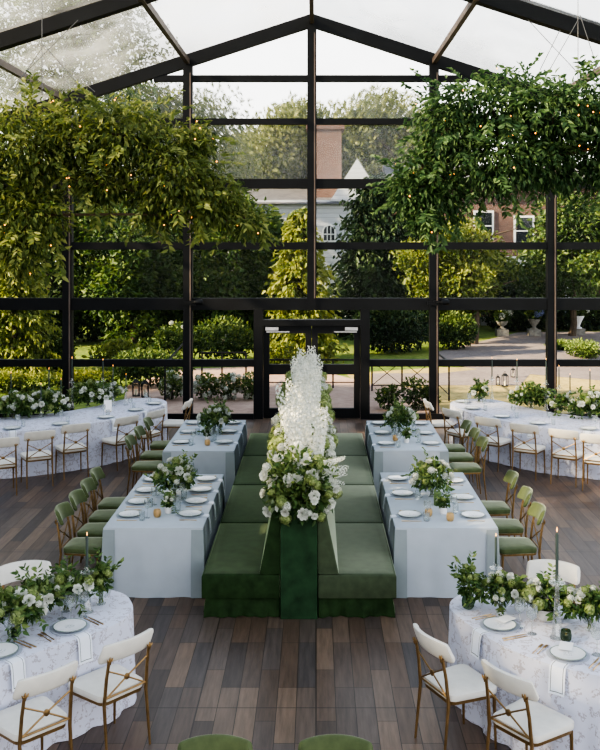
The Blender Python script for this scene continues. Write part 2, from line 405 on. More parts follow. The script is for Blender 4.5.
def blob_points(n, blobs, shell=0.45):
    """points in ellipsoids (cx,cy,cz,rx,ry,rz), gathered toward their skins; returns points and outward directions"""
    B = np.array(blobs, dtype=float)
    w = (B[:, 3] * B[:, 4] * B[:, 5]) ** (2 / 3); w /= w.sum()
    k = NR.choice(len(B), n, p=w)
    d = rnd_dir(n); r = (shell + (1 - shell) * NR.random(n)) ** 0.8
    return B[k, :3] + d * B[k, 3:] * r[:, None], unit(d / B[k, 3:]), k
def cl01(x): return np.clip(x, 0, 1)

# ------------------------------------------------------------------ setting: floor, glass end wall, roof
YB = 20.8
def structure(name, mb, mat, parent=None, smooth=False):
    o = mb.build(name, mat, parent, smooth)
    if parent is None: o['kind'] = 'structure'
    return o
XL, XR = -8.05, 7.87
XC = -0.09
SL = 0.324
def roofz(x): return 8.72 - SL * abs(x - XC)
mb = MB().box((XL, -3, -0.06), (XR, YB, 0)); structure('floor', mb, M['floor'])
# end wall frame
mull = [-5.43, -2.80, XC, 2.58, 5.15]
rails = [0.04, 1.21, 2.50, 3.77, 5.13, 6.49, 7.43]        # heights of bar centres
thick = {0: 0.10, 1: 0.15, 2: 0.26, 3: 0.16, 4: 0.21, 5: 0.13, 6: 0.14}
tn = [0]
def trim(mb, mat=None):
    tn[0] += 1
    return structure(f'trim_{tn[0]}', mb, mat or M['black'])
DOOR_L, DOOR_R = -1.36, 1.17
for i, x in enumerate([XL] + mull + [XR]):
    w = 0.20
    if i == 3:
        trim(MB().box((x - w/2, YB - .1, 2.37), (x + w/2, YB + .1, roofz(x))))
        trim(MB().box((x + .045, YB - .125, 2.63), (x + .075, YB - .1, roofz(x) - .3)), M['bar'])
    else:
        trim(MB().box((x - w/2, YB - .1, 0), (x + w/2, YB + .1, roofz(x) - .1)))
        trim(MB().box((x + .045, YB - .125, .1), (x + .075, YB - .1, roofz(x) - .3)), M['bar'])
cols = [XL] + mull + [XR]
wn = [0]
def pane(poly, mat):
    wn[0] += 1
    mb = MB().add([(x, YB, z) for x, z in poly], [tuple(range(len(poly)))])
    return structure(f'window_{wn[0]}', mb, mat)
for ci in range(len(cols) - 1):
    x0, x1 = cols[ci] + .1, cols[ci + 1] - .1
    for ri, z in enumerate(rails):
        h = thick[ri]
        if ri < 2 and ci in (2, 3): continue
        zr = min(roofz(x0), roofz(x1))
        if z + h/2 > zr - 0.05:
            # rail cut by the slope: stop where the roof meets it
            xa, xb = x0, x1
            lim = (8.72 - (z + h/2 + .1)) / SL
            if lim <= 0: continue
            if ci < 3: xa = max(x0, XC - lim)
            else: xb = min(x1, XC + lim)
            if xb - xa < .3: continue
            trim(MB().box((xa, YB - .07, z - h/2), (xb, YB + .07, z + h/2)))
        else:
            trim(MB().box((x0, YB - .07, z - h/2), (x1, YB + .07, z + h/2)))
    # panes between rails
    lev = rails + [12.0]
    for ri in range(len(lev) - 1):
        if ri < 2 and ci in (2, 3): continue
        za, zb = lev[ri] + thick.get(ri, 0)/2, lev[ri + 1] - thick.get(ri + 1, 0)/2
        r0, r1 = roofz(x0) - .12, roofz(x1) - .12
        if max(r0, r1) < za + .1: continue
        poly = [(x0, za), (x1, za)]
        if r1 > za: poly.append((x1, min(zb, r1)))
        xk = None
        if (r0 - zb) * (r1 - zb) < 0:
            xk = x0 + (zb - r0) / (r1 - r0) * (x1 - x0); poly.append((xk, zb))
        if r0 > za: poly.append((x0, min(zb, r0)))
        if r0 < za or r1 < za:
            xz = x0 + (za - r0) / (r1 - r0) * (x1 - x0)
            poly = [(xz, za)] + [p for p in poly if not ((r0 < za and p[0] == x0) or (r1 < za and p[0] == x1))] if r0 < za else [p for p in poly if p != (x1, za)][:1] + [(xz, za)] + [p for p in poly if p != (x1, za)][1:]
        pane(poly, M['pane_hazy'] if ri >= 4 else M['pane'])
# side lights beside the door portal
def rail_seg(xa, xb, z, h): trim(MB().box((xa, YB - .07, z - h/2), (xb, YB + .07, z + h/2)))
for xa, xb in ((cols[2] + .1, DOOR_L), (DOOR_R, cols[4] - .1)):
    rail_seg(xa, xb, .04, .10); rail_seg(xa, xb, 1.21, .15)
    pane([(xa, .1), (xb, .1), (xb, 1.13), (xa, 1.13)], M['pane']); pane([(xa, 1.29), (xb, 1.29), (xb, 2.37), (xa, 2.37)], M['pane'])
# door portal and two door leaves
trim(MB().box((DOOR_L, YB - .12, 0), (DOOR_L + .2, YB + .12, 2.4)))
trim(MB().box((DOOR_R - .2, YB - .12, 0), (DOOR_R, YB + .12, 2.4)))
trim(MB().box((DOOR_L + .2, YB - .12, 2.03), (DOOR_R - .2, YB + .12, 2.16)))
pane([(DOOR_L + .2, 2.16), (DOOR_R - .2, 2.16), (DOOR_R - .2, 2.37), (DOOR_L + .2, 2.37)], M['pane'])
dx0, dx1 = DOOR_L + .21, DOOR_R - .21
dm = (dx0 + dx1) / 2
for i, (a, b, s) in enumerate(((dx0, dm - .005, 1), (dm + .005, dx1, -1))):
    y0, y1 = YB - .05, YB + .05
    f = MB()
    f.box((a, y0, .01), (a + .13, y1, 2.02)); f.box((b - .13, y0, .01), (b, y1, 2.02))
    f.box((a + .13, y0, .01), (b - .13, y1, .22)); f.box((a + .13, y0, .96), (b - .13, y1, 1.18)); f.box((a + .13, y0, 1.86), (b - .13, y1, 2.02))
    d = structure(f'door_{i+1}', f, M['black'])
    MB().add([(a + .13, YB, .22), (b - .13, YB, .22), (b - .13, YB, .96), (a + .13, YB, .96)], [(0, 1, 2, 3)]).build('lower_pane', M['pane'], d, False)
    MB().add([(a + .13, YB, 1.18), (b - .13, YB, 1.18), (b - .13, YB, 1.86), (a + .13, YB, 1.86)], [(0, 1, 2, 3)]).build('upper_pane', M['pane'], d, False)
    hx = a + .05 if s > 0 else b - .05
    c = MB().box((min(hx, hx + s*.28), y0 - .08, 1.93), (max(hx, hx + s*.28), y0, 2.0)).build('door_closer', M['silver'], d, False)
    MB().beam((hx + s*.02, y0 - .09, 1.90), (hx + s*.52, y0 - .04, 1.90), .03, .025).build('closer_arm', M['silver'], c, False)
    bx = b - .09 if s > 0 else a + .09
    MB().tube([(bx, y0, .98), (bx, y0 - .06, .98), (bx, y0 - .06, 1.25), (bx, y0, 1.25)], .013).build('pull_handle', M['black'], d)
# gable rafters at the end wall and one bay nearer; ridge and purlins
for yy, w, h in ((YB, .16, .27), (15.4, .2, .28)):
    for xe in (XL, XR):
        trim(MB().beam((XC, yy, 8.72 + (.04 if yy < YB else -.02)), (xe, yy, roofz(xe) + (.04 if yy < YB else -.02)), w, h))
    if yy < YB:
        for xe in (XL, XR): trim(MB().box((xe - .1, yy - .1, 0), (xe + .1, yy + .1, roofz(xe))))
for x in [XL] + mull + [XR]:
    trim(MB().beam((x, -3, roofz(x) - .05), (x, YB, roofz(x) - .05), .09, .12), M['bar'])
rf = MB().add([(XL - .1, -3, roofz(XL) + .12), (XC, -3, 8.84), (XC, YB + .1, 8.84), (XL - .1, YB + .1, roofz(XL) + .12)], [(0, 1, 2, 3)])
rf.add([(XC, -3, 8.84), (XR + .1, -3, roofz(XR) + .12), (XR + .1, YB + .1, roofz(XR) + .12), (XC, YB + .1, 8.84)], [(0, 1, 2, 3)])
structure('ceiling', rf, M['vinyl'])
structure('sun_screen_wall', MB().box((XL - .12, -3, 0), (XL - .06, YB, 3.3)), M['screen'])  # unseen solid wall, added to shade the interior from the low sun
structure('baseboard_back', MB().box((XL, YB - .16, 0), (DOOR_L, YB - .1, .12)), M['black'])
structure('baseboard_back', MB().box((DOOR_R, YB - .16, 0), (XR, YB - .1, .12)), M['black'])
# bracket floodlights on two mullions
def clamp_light():
    t = thing('flood_light', '', 'light')
    MB().box((-.06, -.12, -.05), (.06, 0, .05)).build('clamp', M['black'], t, False)
    MB().tube([(0, -.06, 0), (0, -.2, .02), (.1, -.26, .03)], .014).build('bracket', M['black'], t)
    h = MB().lathe([(.03, -.1), (.055, -.06), (.06, .06), (.05, .08)], 12); hd = h.build('lamp_housing', M['black'], t)
    hd.location = (.16, -.27, .03); hd.rotation_euler = (0, PI/2, .3)
    ln = MB().lathe([(.048, .081), (.03, .086)], 12).build('lens', M['silver'], hd)
    hk = MB().box((-.2, -.1, -.035), (-.06, -.03, .03)).build('transformer_box', M['black'], t, False)
    return t
CL = Kind(clamp_light())
CL.put((-2.68, YB - .1, 2.53), 0, 'black clamp-on flood light on the mullion left of the doors')
CL.put((2.62, YB - .1, 2.53), 0, 'black clamp-on flood light on the mullion right of the doors')

# ------------------------------------------------------------------ chairs
def soft_slab(outline, z0, z1, r=.018, dome=.012):
    """cushion from a closed outline"""
    c = Vector((sum(p[0] for p in outline)/len(outline), sum(p[1] for p in outline)/len(outline), 0))
    def ring(k, z): return [(c.x + (p[0]-c.x)*k, c.y + (p[1]-c.y)*k, z) for p in outline]
    mb = MB()
    mb.rings([ring(.93, z0), ring(.985, z0 + r*.4), ring(1, z0 + r), ring(1, z1 - r), ring(.985, z1 - r*.35), ring(.93, z1), ring(.6, z1 + dome*.8), ring(.25, z1 + dome)])
    return mb
def round_rect(wf, wb, y0, y1, r=.06, n=4):
    pts = []
    for (cx, cy, a0) in ((wf/2 - r, y1 - r, 0), (-wf/2 + r, y1 - r, PI/2), (-wb/2 + r, y0 + r, PI), (wb/2 - r, y0 + r, 1.5*PI)):
        for i in range(n + 1):
            a = a0 + PI/2 * i / n; pts.append((cx + r*math.cos(a), cy + r*math.sin(a)))
    return pts
def make_chair(kind):
    """faces +y"""
    fab = M['ivory'] if kind == 'ivory' else M['chair_green']
    t = thing('dining_chair', '', 'chair')
    soft_slab(round_rect(.47, .42, -.20, .23), .425, .485).build('seat', fab, t)
    # seat frame
    MB().rings([[(x, y, .405) for x, y in round_rect(.45, .40, -.195, .215)], [(x, y, .427) for x, y in round_rect(.45, .40, -.195, .215)]]).build('seat_frame', M['gold'], t)
    for s in (-1, 1):
        MB().tube([(s*.205, .195, .41), (s*.212, .205, 0)], [.014, .009], 8).build('leg', M['gold'], t)
        MB().tube([(s*.20, -.26, 0), (s*.195, -.215, .42), (s*.19, -.235, .62), (s*.185, -.262, .765)], [.009, .014, .013, .012], 8).build('leg', M['gold'], t)
        a = MB().tube([(s*.19, -.222, .47), (0, -.232, .585), (-s*.187, -.247, .69)], .007, 6).build('cross_brace', M['gold'], t)
        # trefoil finial on the back post
        fi = MB(); c = (s*.185, -.275, .765)
        fi.lathe([(.006, -.02), (.012, 0), (.008, .02), (.002, .036)], 8, c)
        for dx in (-1, 1): fi.tube([c, (c[0] + dx*.018, c[1], c[2] + .008), (c[0] + dx*.026, c[1], c[2] + .024)], [.006, .007, .003], 6)
        fi.build('finial', M['gold'], t)
    MB().tube([(-.192, -.222, .475), (.192, -.222, .475)], .008, 6).build('back_rail', M['gold'], t)
    ro = MB().lathe([(.004, -.012), (.024, -.006), (.024, .006), (.004, .012)], 10)
    ro = ro.build('rosette', M['gold'], t); ro.location = (0, -.234, .586); ro.rotation_euler = (PI/2, 0, 0)
    # backrest: padded, curved round the sitter
    rings = []; US = [-1, -.985, -.95, -.88, -.7, -.46, -.22, 0, .22, .46, .7, .88, .95, .985, 1]
    for u in US:
        th = u*.62; Rr = .40 if kind == 'ivory' else .37
        x = Rr*math.sin(th); y = -.285 + Rr*(1 - math.cos(th))*.95
        e = max(0.0, (abs(u) - .8)/.2); k = {1: .62, .985: .82, .95: .94, .88: .99}.get(abs(u), 1.0); hz = .080*k; ty = .024*(1 - .5*(1 - k))
        zc = .812 + .014*(1 - u*u)
        nx, ny = math.sin(th), -math.cos(th)
        rg = []
        for j in range(12):
            a = 2*PI*j/12; ca, sa = math.cos(a), math.sin(a)
            ca = math.copysign(abs(ca)**.6, ca); sa = math.copysign(abs(sa)**.5, sa)
            lean = -.03 * sa
            rg.append((x + nx*ty*ca, y + ny*ty*ca + lean, zc + hz*sa))
        rings.append(rg)
    MB().rings(rings).build('backrest', fab, t)
    return t
IV = Kind(make_chair('ivory')); GC = Kind(make_chair('green'))
def face(v): return math.atan2(v[1], v[0]) - PI/2
def clear_of(poly, x, y, d):
    """slide a chair back until its front stays clear of the cloth"""
    d = Vector((d[0], d[1])).normalized(); t = Vector((-d.y, d.x)); n = len(poly)
    def inside(p):
        c = False
        for i in range(n):
            a, b = poly[i], poly[i-1]
            if (a.y > p.y) != (b.y > p.y) and p.x < (b.x - a.x)*(p.y - a.y)/(b.y - a.y) + a.x: c = not c
        return c
    def gap(p): return -1 if inside(p) else min((Vector((q.x, q.y)) - p).length for q in poly)
    for k in range(40):
        o = Vector((x, y)) - d*(.01*k)
        if all(gap(o + d*f + t*w) > m for f, w, m in ((.22, -.2, .022), (.23, 0, .022), (.22, .2, .022), (.205, -.212, .058), (.205, .212, .058))): break
    return o.x, o.y
def put_chair(K, x, y, d, label, group, poly=None):
    if poly: x, y = clear_of(poly, x, y, d)
    return K.put((x, y, 0), face(d), label, group)

# green chairs: seat centres; they face the grey tables
ordw = ['nearest the camera', 'second from the front', 'third from the front', 'fourth from the front']
TL = {'ln': 'front left grey table', 'lf': 'back left grey table', 'rn': 'front right grey table', 'rf': 'back right grey table'}
for key, ys, x, d in (('ln', (10.72, 11.28, 11.84, 12.42), -2.60, (1, 0)), ('lf', (14.5, 15.22, 15.98), -2.57, (1, 0)),
                      ('rn', (10.72, 11.45, 12.24), 2.27, (-1, 0)), ('rf', (14.38, 15.08, 15.72), 2.26, (-1, 0))):
    for i, y in enumerate(ys):
        w = ordw[i] if i < len(ys) - 1 else 'farthest back'
        put_chair(GC, x + R.uniform(-.02, .02), y, (d[0], R.uniform(-.05, .05)), f'sage green velvet chair at the {TL[key]}, {w}', 'green velvet chairs at the grey tables')
put_chair(GC, -.60, 5.44, (0.02, -1), 'green velvet chair back peeking over the bottom edge, left one of the pair', 'green chairs at the bottom edge')
put_chair(GC, .11, 5.44, (-.03, -1), 'green velvet chair back peeking over the bottom edge, right one of the pair', 'green chairs at the bottom edge')

# ------------------------------------------------------------------ grey tables
TZ = .76
def grey_table(x0, x1, y0, y1, label):
    t = thing('banquet_table', label, 'table', ((x0+x1)/2, (y0+y1)/2, 0), 0, 'grey linen tables beside the bench')
    hx, hy = (x1-x0)/2, (y1-y0)/2
    MB().rings([[(-hx, -hy, TZ - .012), (hx, -hy, TZ - .012), (hx, hy, TZ - .012), (-hx, hy, TZ - .012)],
                [(-hx, -hy, TZ - .004), (hx, -hy, TZ - .004), (hx, hy, TZ - .004), (-hx, hy, TZ - .004)],
                [(-hx+.006, -hy+.006, TZ), (hx-.006, -hy+.006, TZ), (hx-.006, hy-.006, TZ), (-hx+.006, hy-.006, TZ)]], False).build('cloth_top', M['linen'], t)
    # skirt with soft folds
    per = []
    def edge(a, b, n):
        for i in range(n): per.append((a[0] + (b[0]-a[0])*i/n, a[1] + (b[1]-a[1])*i/n))
    edge((-hx, -hy), (hx, -hy), 26); edge((hx, -hy), (hx, hy), 48); edge((hx, hy), (-hx, hy), 26); edge((-hx, hy), (-hx, -hy), 48)
    ph = R.uniform(0, 6); rings = []
    for k in range(7):
        f = k/6; z = (TZ - .006)*(1 - f) + .004; rg = []
        for i, (x, y) in enumerate(per):
            nx = 1 if abs(x-hx) < 1e-6 else (-1 if abs(x+hx) < 1e-6 else 0); ny = 1 if abs(y-hy) < 1e-6 else (-1 if abs(y+hy) < 1e-6 else 0)
            s = x if ny else y
            w = f*(.010 + .010*math.sin(s*9 + ph) + .006*math.sin(s*23 + 2*ph))
            rg.append((x + nx*w, y + ny*w, z))
        rings.append(rg)
    MB().rings(rings, False, False).build('cloth_skirt', M['linen'], t)
    # box pleats at the corners
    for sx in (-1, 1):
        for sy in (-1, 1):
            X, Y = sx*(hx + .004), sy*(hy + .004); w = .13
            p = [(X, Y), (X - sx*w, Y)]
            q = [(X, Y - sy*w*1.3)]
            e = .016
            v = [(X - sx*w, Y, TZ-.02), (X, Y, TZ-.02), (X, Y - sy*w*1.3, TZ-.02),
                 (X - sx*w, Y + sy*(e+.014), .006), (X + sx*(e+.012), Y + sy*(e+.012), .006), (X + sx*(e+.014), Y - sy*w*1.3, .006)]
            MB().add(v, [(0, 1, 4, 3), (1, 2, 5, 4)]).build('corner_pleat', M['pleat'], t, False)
    return t
TB = {'ln': (-2.32, -1.235, 10.36, 12.74), 'lf': (-2.28, -1.22, 14.14, 16.58), 'rn': (.865, 1.985, 10.36, 12.84), 'rf': (.875, 1.975, 14.18, 16.52)}
for k, b in TB.items(): grey_table(*b, 'pale blue-grey linen table with floor-length cloth, the ' + TL[k])

# ------------------------------------------------------------------ blossom-cloth curved tables
def catmull(pts, n=8):
    out = []; m = len(pts)
    for i in range(m):
        p0, p1, p2, p3 = (Vector(pts[(i+j-1) % m]) for j in range(4))
        for k in range(n):
            t = k/n
            out.append(.5*((2*p1) + (p2-p0)*t + (2*p0-5*p1+4*p2-p3)*t*t + (3*p1-p0-3*p2+p3)*t*t*t))
    return out
SYM = -.175
def mirror(pts): return [(2*SYM - x, y) for x, y in pts]
near_r = [(1.145, 8.14), (1.265, 7.72), (1.445, 7.355), (1.65, 7.11), (1.865, 6.945), (2.08, 6.83), (2.5, 6.62), (3.0, 6.6), (3.25, 6.95), (3.1, 7.5), (2.75, 7.72), (2.35, 7.98), (1.95, 8.32), (1.60, 8.48), (1.30, 8.44)]
near_l = [(-1.60, 8.24), (-1.56, 8.02), (-1.655, 7.745), (-1.87, 7.50), (-2.08, 7.29), (-2.235, 7.085), (-2.385, 6.885), (-2.6, 6.5), (-2.95, 6.25), (-3.3, 6.3), (-3.5, 6.8), (-3.2, 7.4), (-2.8, 7.95), (-2.35, 8.4), (-1.95, 8.55), (-1.72, 8.45)]
far_r = [(2.60, 18.35), (2.66, 17.75), (2.93, 17.0), (3.35, 16.4), (3.85, 15.85), (4.65, 15.45), (5.6, 15.25), (6.2, 15.5), (6.3, 16.2), (5.9, 16.55), (5.0, 16.8), (4.3, 17.3), (3.85, 18.0), (3.5, 18.7), (3.0, 18.75)]
far_l = [(-2.90, 18.45), (-2.93, 17.95), (-3.28, 17.05), (-3.73, 16.4), (-4.4, 15.85), (-5.17, 15.5), (-6.0, 15.35), (-6.5, 15.7), (-6.6, 16.4), (-6.1, 16.65), (-5.3, 16.9), (-4.65, 17.35), (-4.15, 18.0), (-3.75, 18.75), (-3.2, 18.85)]
def curved_table(poly, label):
    out = catmull([(x, y, 0) for x, y in poly], 8); n = len(out)
    c = sum(out, Vector())/n
    t = thing('curved_table', label, 'table', (c.x, c.y, 0), 0, 'curved tables under blossom cloth')
    P = [p - c for p in out]
    area = sum(P[i].x*P[(i+1) % n].y - P[(i+1) % n].x*P[i].y for i in range(n))
    if area < 0: P.reverse()
    nor = []
    for i in range(n):
        d = (P[(i+1) % n] - P[i-1]).normalized(); nor.append(Vector((d.y, -d.x, 0)))
    top = MB(); top.rings([[p + Vector((0, 0, TZ - .012)) for p in P], [p + Vector((0, 0, TZ - .003)) for p in P], [p - q*.008 + Vector((0, 0, TZ)) for p, q in zip(P, nor)]], False)
    top.build('cloth_top', M['toile'], t)
    s = 0; acc = []
    for i in range(n): acc.append(s); s += (P[(i+1) % n] - P[i]).length
    folds = max(1, round(s/.33)); rings = []
    for k in range(8):
        f = k/7; z = (TZ - .006)*(1-f) + .004
        rings.append([p + q*(f*(.022 + .022*math.sin(2*PI*folds*a/s) + .008*math.sin(4*PI*folds*a/s + 1))) + Vector((0, 0, z)) for p, q, a in zip(P, nor, acc)])
    MB().rings(rings, False, False).build('cloth_skirt', M['toile'], t)
    return out
CT = {}
CT['nr'] = curved_table(near_r, 'front right curved table under white blossom-patterned cloth')
CT['nl'] = curved_table(near_l, 'front left curved table under white blossom-patterned cloth')
CT['fr'] = curved_table(far_r, 'back right curved table under white blossom-patterned cloth by the glass')
CT['fl'] = curved_table(far_l, 'back left curved table under white blossom-patterned cloth by the glass')

# ivory chairs (seat centre, facing)
g = 'ivory chairs at the curved tables'
put_chair(IV, 1.10, 7.38, (.9, .44), 'ivory chair with gold legs at the front right curved table, nearer the bench', g, CT['nr'])
put_chair(IV, 1.56, 6.82, (.80, .6), 'ivory chair with gold legs at the front right curved table, nearer the bottom edge', g, CT['nr'])
put_chair(IV, 2.12, 8.60, (-.35, -.94), 'ivory chair behind the front right curved table, only its back showing', g, CT['nr'])
put_chair(IV, -1.62, 7.38, (-.75, .66), 'ivory chair with gold legs at the front left curved table, nearer the bench', g, CT['nl'])
put_chair(IV, -2.07, 6.84, (-.71, .70), 'ivory chair with gold legs at the front left curved table, nearer the bottom edge', g, CT['nl'])
put_chair(IV, -2.56, 8.42, (.35, -.94), 'ivory chair behind the front left curved table, only its back showing', g, CT['nl'])
oh = ['first (outermost) of the row', 'second of the row', 'third of the row', 'fourth of the row', 'fifth of the row', 'at the end by the doors']
for i, (x, y, d) in enumerate(((-4.86, 14.72, (-.42, .9)), (-4.46, 15.25, (-.45, .9)), (-4.05, 15.82, (-.5, .86)), (-3.52, 16.55, (-.7, .7)), (-3.08, 17.0, (-.85, .5)), (-2.72, 17.95, (-1, .1)))):
    put_chair(IV, x + .0, y - .06, d, f'ivory chair along the back left curved table, {oh[i]}', g, CT['fl'])
for i, (x, y, d) in enumerate(((4.47, 14.98, (.45, .9)), (4.08, 15.35, (.5, .87)), (3.66, 15.98, (.5, .86)), (3.16, 16.45, (.6, .8)), (2.72, 17.12, (.8, .55)), (2.42, 17.9, (1, .1)))):
    put_chair(IV, x - .03, y - .06, d, f'ivory chair along the back right curved table, {oh[i]}', g, CT['fr'])

# ------------------------------------------------------------------ velvet bench with central spine
BX = -.175; BY0, BY1 = 9.80, 17.0
bt = thing('velvet_bench', 'long double-sided green velvet bench with tall central spine', 'bench', (BX, BY0, 0))
BL = BY1 - BY0; seg = BL/4
MB().box((-.19, -.03, 0), (.19, BL, 1.12)).build('spine', M['velvet_panel'], bt, False)
def soft_box(x0, x1, y0, y1, z0, z1, r=.03):
    """box with rounded upper edges"""
    def rg(k, z): return [(x0+k, y0+k, z), (x1-k, y0+k, z), (x1-k, y1-k, z), (x0+k, y1-k, z)]
    mb = MB(); mb.rings([rg(.004, z0), rg(0, z0+.01), rg(0, z1-r), rg(r*.12, z1-r*.5), rg(r*.4, z1-r*.15), rg(r, z1), rg(r+.08, z1+.008)])
    return mb
for s in (-1, 1):
    for k in range(4):
        y0, y1 = k*seg + .004, (k+1)*seg - .004
        xa, xb = sorted((s*.20, s*1.005))
        soft_box(xa, xb, y0, y1, .20, .45).build('seat_cushion', M['velvet'] if s < 0 else M['velvet_lit'], bt)
        # leaning backrest: wedge
        prof = [(.195, .452), (.41, .452), (.40, .50), (.285, 1.06), (.265, 1.10), (.235, 1.115), (.195, 1.115)]
        rings = []
        for yy in (y0, y0+.012, y1-.012, y1):
            kk = 1 if y0 < yy < y1 else 0
            rings.append([(s*(x if kk else .195+(x-.195)*.95), yy, z if kk else .452+(z-.452)*.985) for x, z in (prof if s > 0 else prof[::-1])])
        mbb = MB(); mbb.rings(rings); mbb.build('backrest', M['velvet'] if s < 0 else M['velvet_lit'], bt, True, 25)
    # loose skirt at the foot
    n = 150; rings = [[], [], []]
    path = [(s*.2, 0.0)] + [(s*(.2 + .765*i/20), 0.0) for i in range(1, 20)] + [(s*.965, BL*i/n) for i in range(n+1)] + [(s*(.965 - .765*i/20), BL) for i in range(1, 21)]
    for i, (x, y) in enumerate(path):
        w = .016*math.sin(i*1.7) + .014*math.sin(i*.6 + s) + .010*R.uniform(-1, 1)
        nx, ny = (0, -1) if i < 20 else ((s, 0) if i < 20+n+1 else (0, 1))
        for r_, (z, a) in enumerate(((.205, 0), (.09, .7), (.004, 1.0))):
            rings[r_].append((x + nx*(w*a + .015*a), y + ny*(w*a + .015*a) + (.035 if ny < 0 else 0), z))
    mbs = MB(); mbs.rings(rings, False, False, False); mbs.build('skirt', M['velvet'], bt)

# ------------------------------------------------------------------ blooms and foliage
def rose_mesh():
    """layers of cupped petals, about 1 unit across"""
    V, F, T = [], [], []
    def petal(az, tilt, ln, wd, tint):
        b = len(V); rows = 3
        for i in range(rows + 1):
            f = i/rows
            a = tilt + .7*f - .9*max(0, f-.55)
            rr = .06 + ln*f*math.sin(min(a, 1.5)) ; zz = ln*f*math.cos(min(a, 1.5))*.9 - .15
            w = wd*(.45 + .8*f - .75*f*f*f)
            for j in (-1, 0, 1):
                r2 = rr - abs(j)*.06*f*.6
                V.append((r2*math.cos(az) - j*w*math.sin(az)*.5, r2*math.sin(az) + j*w*math.cos(az)*.5, zz + abs(j)*.03))
        for i in range(rows):
            for j in range(2):
                q = b + i*3 + j; F.append((q, q+1, q+4, q+3)); T.append(tint + R.uniform(-.15, .15))
    for n, tilt, ln, wd, tt in ((3, .05, .42, .32, .45), (5, .3, .48, .42, .6), (6, .62, .52, .48, .75), (7, .98, .52, .5, .85)):
        o = R.uniform(0, 6)
        for k in range(n): petal(o + 2*PI*k/n + R.uniform(-.1, .1), tilt, ln, wd, tt)
    return np.array(V), np.array(F), cl01(np.array(T))
def hyd_mesh(n=120):
    V, F, T = [], [], []
    for i in range(n):
        z = 1 - 1.75*(i+.5)/n; a = i*2.39996
        r = math.sqrt(max(0, 1 - z*z)); d = Vector((r*math.cos(a), r*math.sin(a), z)); d = (d + Vector((R.uniform(-.1,.1), R.uniform(-.1,.1), R.uniform(-.1,.1)))).normalized()
        u = d.orthogonal().normalized(); v = d.cross(u); th = R.uniform(0, 3); c = d*R.uniform(.38, .53)
        tt = R.random()
        for k in range(4):
            e = th + k*PI/2; x = u*math.cos(e) + v*math.sin(e); y = d.cross(x); b = len(V); s = .10
            V += [tuple(c), tuple(c + x*s*.6 + y*s*.5 + d*.02), tuple(c + x*s*1.15 + d*.0), tuple(c + x*s*.6 - y*s*.5 + d*.02)]
            F.append((b, b+1, b+2, b+3)); T.append(tt*.75 + R.uniform(0, .25))
    return np.array(V), np.array(F), np.array(T)
def floret_ball(n, spread, s=.1, five=True):
    pass
def bloom(name, VFT, mat, label=None):
    V, F, T = VFT
    return np_mesh(name, V, F, mat, T)
ROSES = [bloom('rose_bloom', rose_mesh(), M['petal']) for _ in range(3)]
HYDG = [bloom('hydrangea_bloom', hyd_mesh(), M['hyd']) for _ in range(2)]
HYDW = [bloom('white_bloom', hyd_mesh(90), M['petal']) for _ in range(2)]
def spire_mesh(h=.55, n=46):
    """tall white flower spike"""
    V = [(-.003, 0, 0), (.003, 0, 0), (.002, 0, h), (-.002, 0, h), (0, -.003, 0), (0, .003, 0), (0, .002, h), (0, -.002, h)]; F = [(0, 1, 2, 3), (4, 5, 6, 7)]; T = [.2, .2]
    for i in range(n):
        f = (i + R.random())/n; z = h*(.12 + .88*f); a = i*2.39996
        rr = .052*(1 - .75*f) + .012
        d = Vector((math.cos(a), math.sin(a), R.uniform(-.1, .5))).normalized()
        c = Vector((0, 0, z)) + d*rr; u = d.orthogonal().normalized(); v = d.cross(u); s = .034*(1 - .55*f)
        th = R.uniform(0, 3)
        for k in range(5):
            e = th + k*2*PI/5; x = u*math.cos(e) + v*math.sin(e); y = d.cross(x); b = len(V)
            V += [tuple(c), tuple(c + x*s*.6 + y*s*.42 + d*.006), tuple(c + x*s*1.1 + d*.012), tuple(c + x*s*.6 - y*s*.42 + d*.006)]
            F.append((b, b+1, b+2, b+3)); T.append(R.uniform(.4, 1))
    return np.array(V), np.array(F), np.array(T)
SPIRES = [bloom('delphinium_spire', spire_mesh(R.uniform(.5, .68)), M['petal']) for _ in range(5)]
def put_bloom(me, name, p, d, size, parent, spin=None):
    o = link(name, me, parent)
    d = Vector(d).normalized()
    q = Vector((0, 0, 1)).rotation_difference(d)
    from mathutils import Quaternion
    q = q @ Quaternion((0, 0, 1), R.uniform(0, 6) if spin is None else spin)
    o.rotation_mode = 'QUATERNION'; o.rotation_quaternion = q; o.location = p; o.scale = (size,)*3
    return o
def foliage(parent, blobs, n, ln=(.05, .09), wr=.45, mat=None, name='foliage', droop=.15, shell=.35, keep=None):
    P, d, _ = blob_points(n, blobs, shell)
    if keep:
        k = np.array([keep(p) for p in P]); P, d = P[k], d[k]; n = len(P)
    Dr = d + .7*rnd_dir(n); Dr[:, 2] -= droop
    l = NR.uniform(*ln, n)
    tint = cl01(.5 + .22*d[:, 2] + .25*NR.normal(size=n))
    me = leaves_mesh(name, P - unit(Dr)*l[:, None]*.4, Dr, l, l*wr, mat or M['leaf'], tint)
    return link(name, me, parent)
